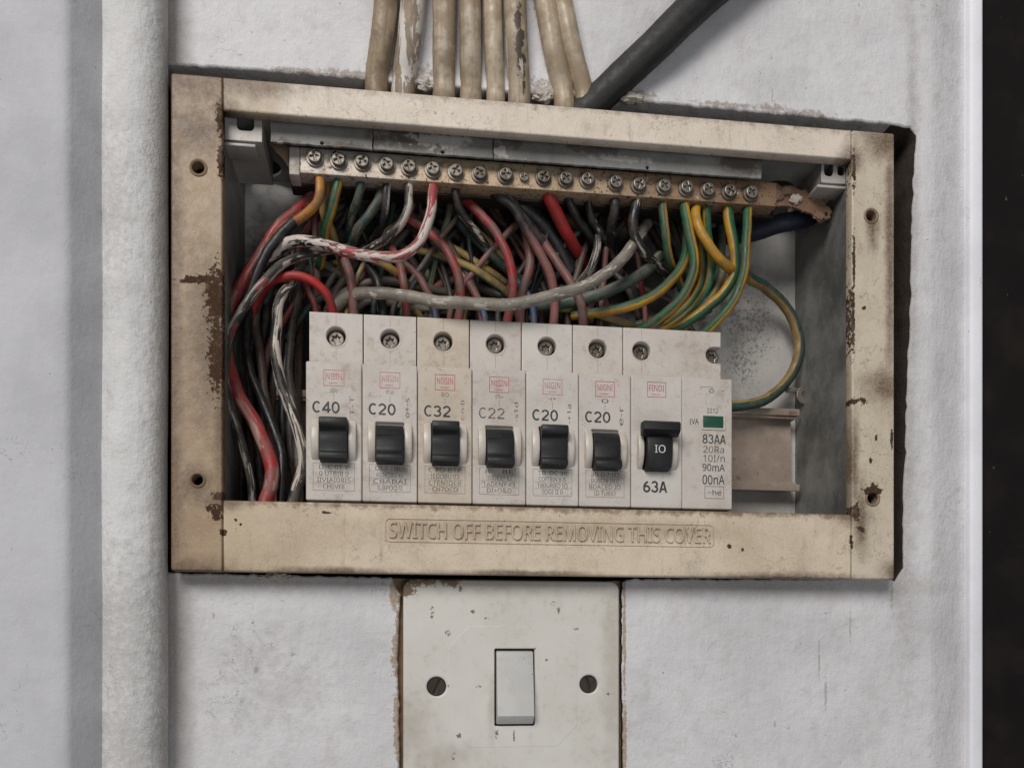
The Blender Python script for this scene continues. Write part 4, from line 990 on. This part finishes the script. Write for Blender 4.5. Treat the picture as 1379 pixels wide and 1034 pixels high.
W('wire', 'yellow wire bending right below the eighteenth bar screw', 'w_yg', 15, [(946, 268, 20), (938, 285, 14), (943, 310, 11.5), (958, 338, 11), (976, 358, 13), (992, 370, 17), (1004, 376, 22)], twist=-1.0)
W('wire', 'plain green wire hanging from the nineteenth bar screw', 'w_gg', 16, [(980, 262, 16), (981, 285, 14), (987, 325, 14), (989, 357, 15), (980, 386, 16), (956, 412, 18), (926, 434, 21), (890, 450, 26)], twist=-1.1)
W('wire', 'green and yellow wire from the last bar screw slanting to the wide breaker', 'w_gy', 14, [(1008, 266, 16), (1006, 285, 13), (1005, 320, 11), (1002, 362, 10), (985, 406, 11), (962, 436, 14), (940, 456, 18)], twist=1.2)
W('wire', 'dusty green wire behind the slanting one at the wide breaker', 'w_gy_dusty', 14, [(975, 350, 24), (968, 385, 22), (950, 412, 20), (925, 437, 22), (905, 456, 26)], twist=1.2)
W('wire', 'yellow green wire tucked between the hanging earth wires', 'w_gg', 13, [(944, 320, 26), (947, 358, 24), (940, 388, 23), (922, 416, 24), (896, 440, 28)], twist=-1.3)
W('wire', 'pale green earth wire deep behind the others on the right', 'w_gy_dusty', 14, [(970, 300, 30), (972, 350, 28), (950, 395, 28), (905, 425, 30), (850, 440, 33)], twist=2)
W('wire', 'long green and yellow wire looping round to the rail on the right', 'w_gy_dull', 16, [(978, 352, 20), (1002, 370, 25), (1032, 388, 31), (1058, 414, 35), (1073, 444, 36), (1076, 470, 36.5), (1069, 498, 36), (1052, 521, 35), (1028, 540, 33), (1000, 547, 31), (960, 548, 30)], twist=-1.35)
W('wire', 'dull yellow wire lying flat above the last C20 breaker', 'w_gy_dusty', 12, [(735, 412, 30), (790, 422, 27), (828, 433, 26), (870, 446, 28)], twist=0.4)
W('cable', 'dark navy taped cable running off under the rusty strap on the right', 'w_navy', 24, [(955, 320, 36), (985, 315, 30), (1013, 312, 25), (1044, 304, 22), (1075, 297, 22), (1098, 288, 24), (1118, 276, 28)], cat='cable')
# the middle background
W('wire', 'dark green wire slanting down behind the long red one', 'w_green_dark', 14, [(590, 255, 30), (603, 272, 28), (622, 302, 27), (650, 330, 27), (680, 360, 28), (705, 382, 31)])
W('wire', 'dusty yellow wire beside the dark green one', 'w_yellow_dusty', 11, [(606, 275, 31), (627, 296, 28), (650, 318, 27), (680, 352, 29), (700, 378, 33)])
W('wire', 'dusty green and yellow wire slanting under the dark green one', 'w_gy_dusty', 13, [(560, 338, 33), (590, 345, 29), (632, 360, 27), (668, 384, 29), (690, 402, 33)], twist=0.6)
W('wire', 'dull yellow green wire slanting across the middle of the tangle', 'w_gy_dusty', 12, [(590, 326, 33), (614, 337, 30), (648, 358, 29), (684, 382, 33)], twist=-0.4)
W('cable', 'faded yellow cable deep behind the bar', 'w_yellow_dusty', 20, [(685, 256, 34), (705, 272, 32), (735, 290, 33), (785, 304, 36)], cat='cable')
W('wire', 'orange yellow wire below the red and white painted wire', 'w_yellow_dusty', 12, [(490, 344, 26), (512, 354, 20), (532, 366, 22), (548, 382, 28)])
W('wire', 'pale wire lying along the tops of the first breakers', 'w_dust', 13, [(440, 420, 34), (470, 392, 30), (510, 378, 30), (560, 386, 31), (620, 398, 34)])
W('wire', 'dusty grey wire lying above the second breaker', 'w_grey', 12, [(470, 420, 36), (500, 404, 33), (550, 412, 33), (610, 420, 35)])
W('wire', 'black wire curving right from the seventh bar screw', 'w_black_paint', 13, [(614, 238, 16), (614, 260, 15), (622, 288, 18), (645, 318, 24), (668, 350, 30)])
W('wire', 'dull black wire slanting right from the ninth bar screw', 'w_dark', 14, [(681, 242, 17), (685, 262, 17), (704, 290, 20), (730, 322, 25), (748, 360, 32)])
W('wire', 'black wire hanging from the twelfth bar screw', 'w_black', 13, [(762, 248, 17), (765, 268, 16), (778, 296, 20), (800, 330, 27), (815, 370, 34)])
W('wire', 'dark wire with paint flecks hanging from the thirteenth bar screw', 'w_black_paint', 12, [(792, 250, 17), (793, 270, 17), (800, 300, 21), (818, 330, 27), (838, 372, 34)])
HUE = {'w_dark': 'dark grey', 'w_brown': 'brown', 'w_dust': 'tan', 'w_green_dark': 'dark green', 'w_red_dusty': 'red', 'w_gy_dusty': 'green and yellow', 'w_pink': 'dull pink', 'w_black': 'black'}
tone = ['w_dark', 'w_brown', 'w_dust', 'w_dark', 'w_green_dark', 'w_red_dusty', 'w_dark', 'w_dust', 'w_gy_dusty', 'w_brown']
for i in range(46):
    xs = 345 + (i * 137.3) % 570 + random.uniform(-12, 12)
    ys = random.uniform(255, 300) if xs > 470 else random.uniform(335, 380)
    dx = random.choice((-1, 1)) * random.uniform(60, 170)
    xe = min(max(xs + dx, 335), 935)
    ye = random.uniform(360, 425)
    d0, d1 = random.uniform(31, 41), random.uniform(31, 41)
    sag = random.uniform(-22, 22)
    W('wire', 'dusty %s wire deep at the back of the tangle above the breakers' % HUE[tone[i % len(tone)]], tone[i % len(tone)], random.uniform(10, 15),
      [(xs, ys, d0), (xs + (xe - xs) * .33, ys + (ye - ys) * .25 + sag, (d0 * 2 + d1) / 3), (xs + (xe - xs) * .68, ys + (ye - ys) * .72 + sag, (d0 + d1 * 2) / 3), (xe, ye, d1), (xe + (xe - xs) * .2, ye + 45, min(d1 + 2, 41.5))], group='dusty wires at the back of the tangle', twist=i)
tone2 = ['w_pink', 'w_dark', 'w_gy_dusty', 'w_brown', 'w_black', 'w_red_dusty', 'w_green_dark', 'w_dust']
for i in range(34):
    xs = 430 + (i * 91.7) % 450 + random.uniform(-10, 10)
    dx = random.uniform(-110, 110)
    xe = min(max(xs + dx, 425), 900)
    d0, d1 = random.uniform(24, 34), random.uniform(27, 36)
    ym = random.uniform(315, 360)
    W('wire', 'thin dusty %s wire in the middle of the tangle above the breakers' % HUE[tone2[i % 8]], tone2[i % 8], random.uniform(7.5, 10.5),
      [(xs, 250 + (xs - 430) * 0.045, d0), (xs + dx * .1, 290, d0), (xs + dx * .55, ym, (d0 + d1) / 2), (xe, 412, d1), (xe, 460, d1 + 2)], group='thin dusty wires in the middle of the tangle', twist=i)
for i in range(8):
    xs = 324 + i * 11
    W('wire', 'dull %s wire hanging deep in the shadow left of the breakers' % ['dark grey', 'brown', 'black'][i % 3], ['w_dark', 'w_brown', 'w_black'][i % 3], 12,
      [(xs + random.uniform(0, 50), 345, 38), (xs + random.uniform(-6, 22), 450, 37), (xs + random.uniform(-6, 6), 560, 36), (xs + 4, 705, 36)], group='dark wires in the left shadow')

# cables above
CAB = [((522, -70), (520, 0), (508, 116), 32, 'c_brown', 'brownish grey sheathed cable at the left end of the bundle above the board'),
       ((563, -70), (556, 0), (544, 119), 33, 'c_peel', 'sheathed cable with white paint peeling off in patches'),
       ((599, -70), (598, 0), (598, 124), 31, 'c_plain', 'plain grey sheathed cable beside the peeling one'),
       ((633, -70), (633, 0), (634, 127), 30, 'c_plain', 'plain grey sheathed cable fourth from the left in the bundle'),
       ((661, -70), (663, 0), (667, 130), 26, 'c_cream', 'thin cream sheathed cable left of the scorched one'),
       ((690, -70), (693, 0), (699, 132), 31, 'c_burn', 'sheathed cable with a dark scorched streak'),
       ((720, -70), (733, 0), (758, 137), 29, 'c_cream', 'cream sheathed cable leaning right beside the bundle gap'),
       ((741, -70), (757, 0), (786, 140), 27, 'c_cream', 'rightmost cream sheathed cable leaning beside the thick black cable')]
for (t0, t1, t2, wd, mat, lab) in CAB:
    m = ((t1[0] + t2[0]) / 2, (t1[1] + t2[1]) / 2)
    W('sheathed_cable', lab, mat, wd, [(2 * t0[0] - t1[0], -140, 4.0), (t0[0], t0[1], 4.0), (t1[0], t1[1], 4.2), (m[0], m[1], 5.2), (t2[0], t2[1] - 15, 8.6), (t2[0] + (t2[0] - t1[0]) * .1, t2[1] + 14, 9.4), (t2[0] + (t2[0] - t1[0]) * .25, t2[1] + 40, 14)], cat='cable', group='sheathed cables entering the board', lump=0.035)
W('thick_cable', 'thick black cable slanting up to the right above the board', 'c_black', 56, [(1240, -255, 1), (1100, -135, 1), (946, 0, 1.2), (880, 64, 3), (812, 128, 8.5), (780, 158, 11), (760, 180, 16)], cat='cable', group='sheathed cables entering the board', lump=0.03, w2=40)

# ================================================================ LIGHT SWITCH
YS = 7.0
sx0, sx1 = X(543, YS), X(834, YS); sz1 = P(688, 781, YS).z; sz0 = sz1 - (sx1 - sx0)
so = P(688, 924, YS)
sw = thing('light_switch', 'old off white single rocker light switch set in the wall below the board', 'light switch', (so.x, YS, so.z))
rk = P(692.5, 925, YS)
rx0, rx1 = X(666, YS) - so.x, X(720, YS) - so.x; rz0, rz1 = P(690, 977, YS).z - so.z, P(690, 873, YS).z - so.z
hs = [(P(588, 924, YS).x - so.x, P(588, 924, YS).z - so.z, 13 * mmpp(588, YS)), (P(793, 921, YS).x - so.x, P(793, 921, YS).z - so.z, 12.2 * mmpp(793, YS))]
pl = [rect(sx0 - so.x, sx1 - so.x, sz0 - so.z, sz1 - so.z, 3.2, 6), rect(rx0, rx1, rz0, rz1, 0.5)] + [circ(a, b, r, 24) for a, b, r in hs]
plate = link('plate', prism(pl, 0, 3.5, 0.6, res=3), M['switch'], sw)
# raised eight-sided field in the middle of the plate
ox0, ox1 = X(603, YS) - so.x, X(778, YS) - so.x; oz1 = P(690, 842, YS).z - so.z; oz0 = -oz1
fld = [(ox0, oz0 + 7), (ox0 + 7, oz0), (ox1 - 7, oz0), (ox1, oz0 + 7), (ox1, oz1 - 7), (ox1 - 7, oz1), (ox0 + 7, oz1), (ox0, oz1 - 7)]
link('raised_field', prism([fld, rect(rx0, rx1, rz0, rz1, 0.5)], -0.05, 0.5, 0.3), M['switch'], plate)
mb = MB(); g = 0.6
zm = (rz0 + rz1) / 2
mb.profile_x([(2.5, rz0 + g), (-0.6, rz0 + g + 0.1), (-3.4, rz0 + g + 2.6), (-3.6, rz0 + g + 3.0), (-3.3, rz0 + 6), (-0.6, rz1 - 1.2), (0.0, rz1 - g - .3), (2.5, rz1 - g)], rx0 + g, rx1 - g, 0.35)
mb.build('rocker', M['rocker'], sw, smooth=25)
mb = MB(); mb.box(rx0 - 1, rx1 + 1, 3.4, 4.0, rz0 - 1, rz1 + 1); mb.build('rocker_well', M['dark_screw'], sw)
for a, b, r in hs:
    mb = MB(); mb.add(prism([circ(0, 0, r * 0.95, 24), rect(-r * .75, r * .75, -0.3, 0.3)], 0.9, 1.7, 0.25), (0, 0, 0)); mb.lathe([(0, 1.6), (r * .95, 1.6), (r * .95, 3.4)], (0, 0, 0), 20)
    s_ = mb.build('plate_screw', M['dark_screw'], sw, (a, 0, b)); s_.rotation_euler = (0, random.uniform(0, 2), 0)

# ================================================================ PLASTER CRUMBS
def lump(px, py, Y, rx, rz, ry, label, mat='crumb', seed=0):
    c = P(px, py, Y)
    mb = MB(); bmesh.ops.create_icosphere(mb.bm, subdivisions=4, radius=1.0)
    for v in mb.bm.verts:
        d = 1 + 0.45 * mnoise.noise(v.co * 1.6 + Vector((seed, 0, 0))) + 0.35 * mnoise.noise(v.co * 4 + Vector((0, seed, 0))) + 0.12 * mnoise.noise(v.co * 11)
        v.co = Vector((v.co.x * rx * d, v.co.y * ry * d, v.co.z * rz * d))
    return tag(mb.build('plaster_lump', M[mat], None, c, smooth=60), label, 'plaster', 'crumbs of plaster round the board')
lump(574, 114, 9, 3.0, 2.2, 1.8, 'crumbly plaster lump between the peeling cable and the plain grey one', seed=1)
lump(732, 130, 9, 3.2, 2.2, 1.8, 'crumbly plaster lump in the gap beside the scorched cable', seed=2)
lump(850, 133, 8, 4.5, 1.6, 1.8, 'small plaster lump right of the thick black cable end', seed=3)
lump(371, 777, 7.5, 4.4, 1.3, 1.8, 'little plaster lip hanging under the bottom rail', seed=4)
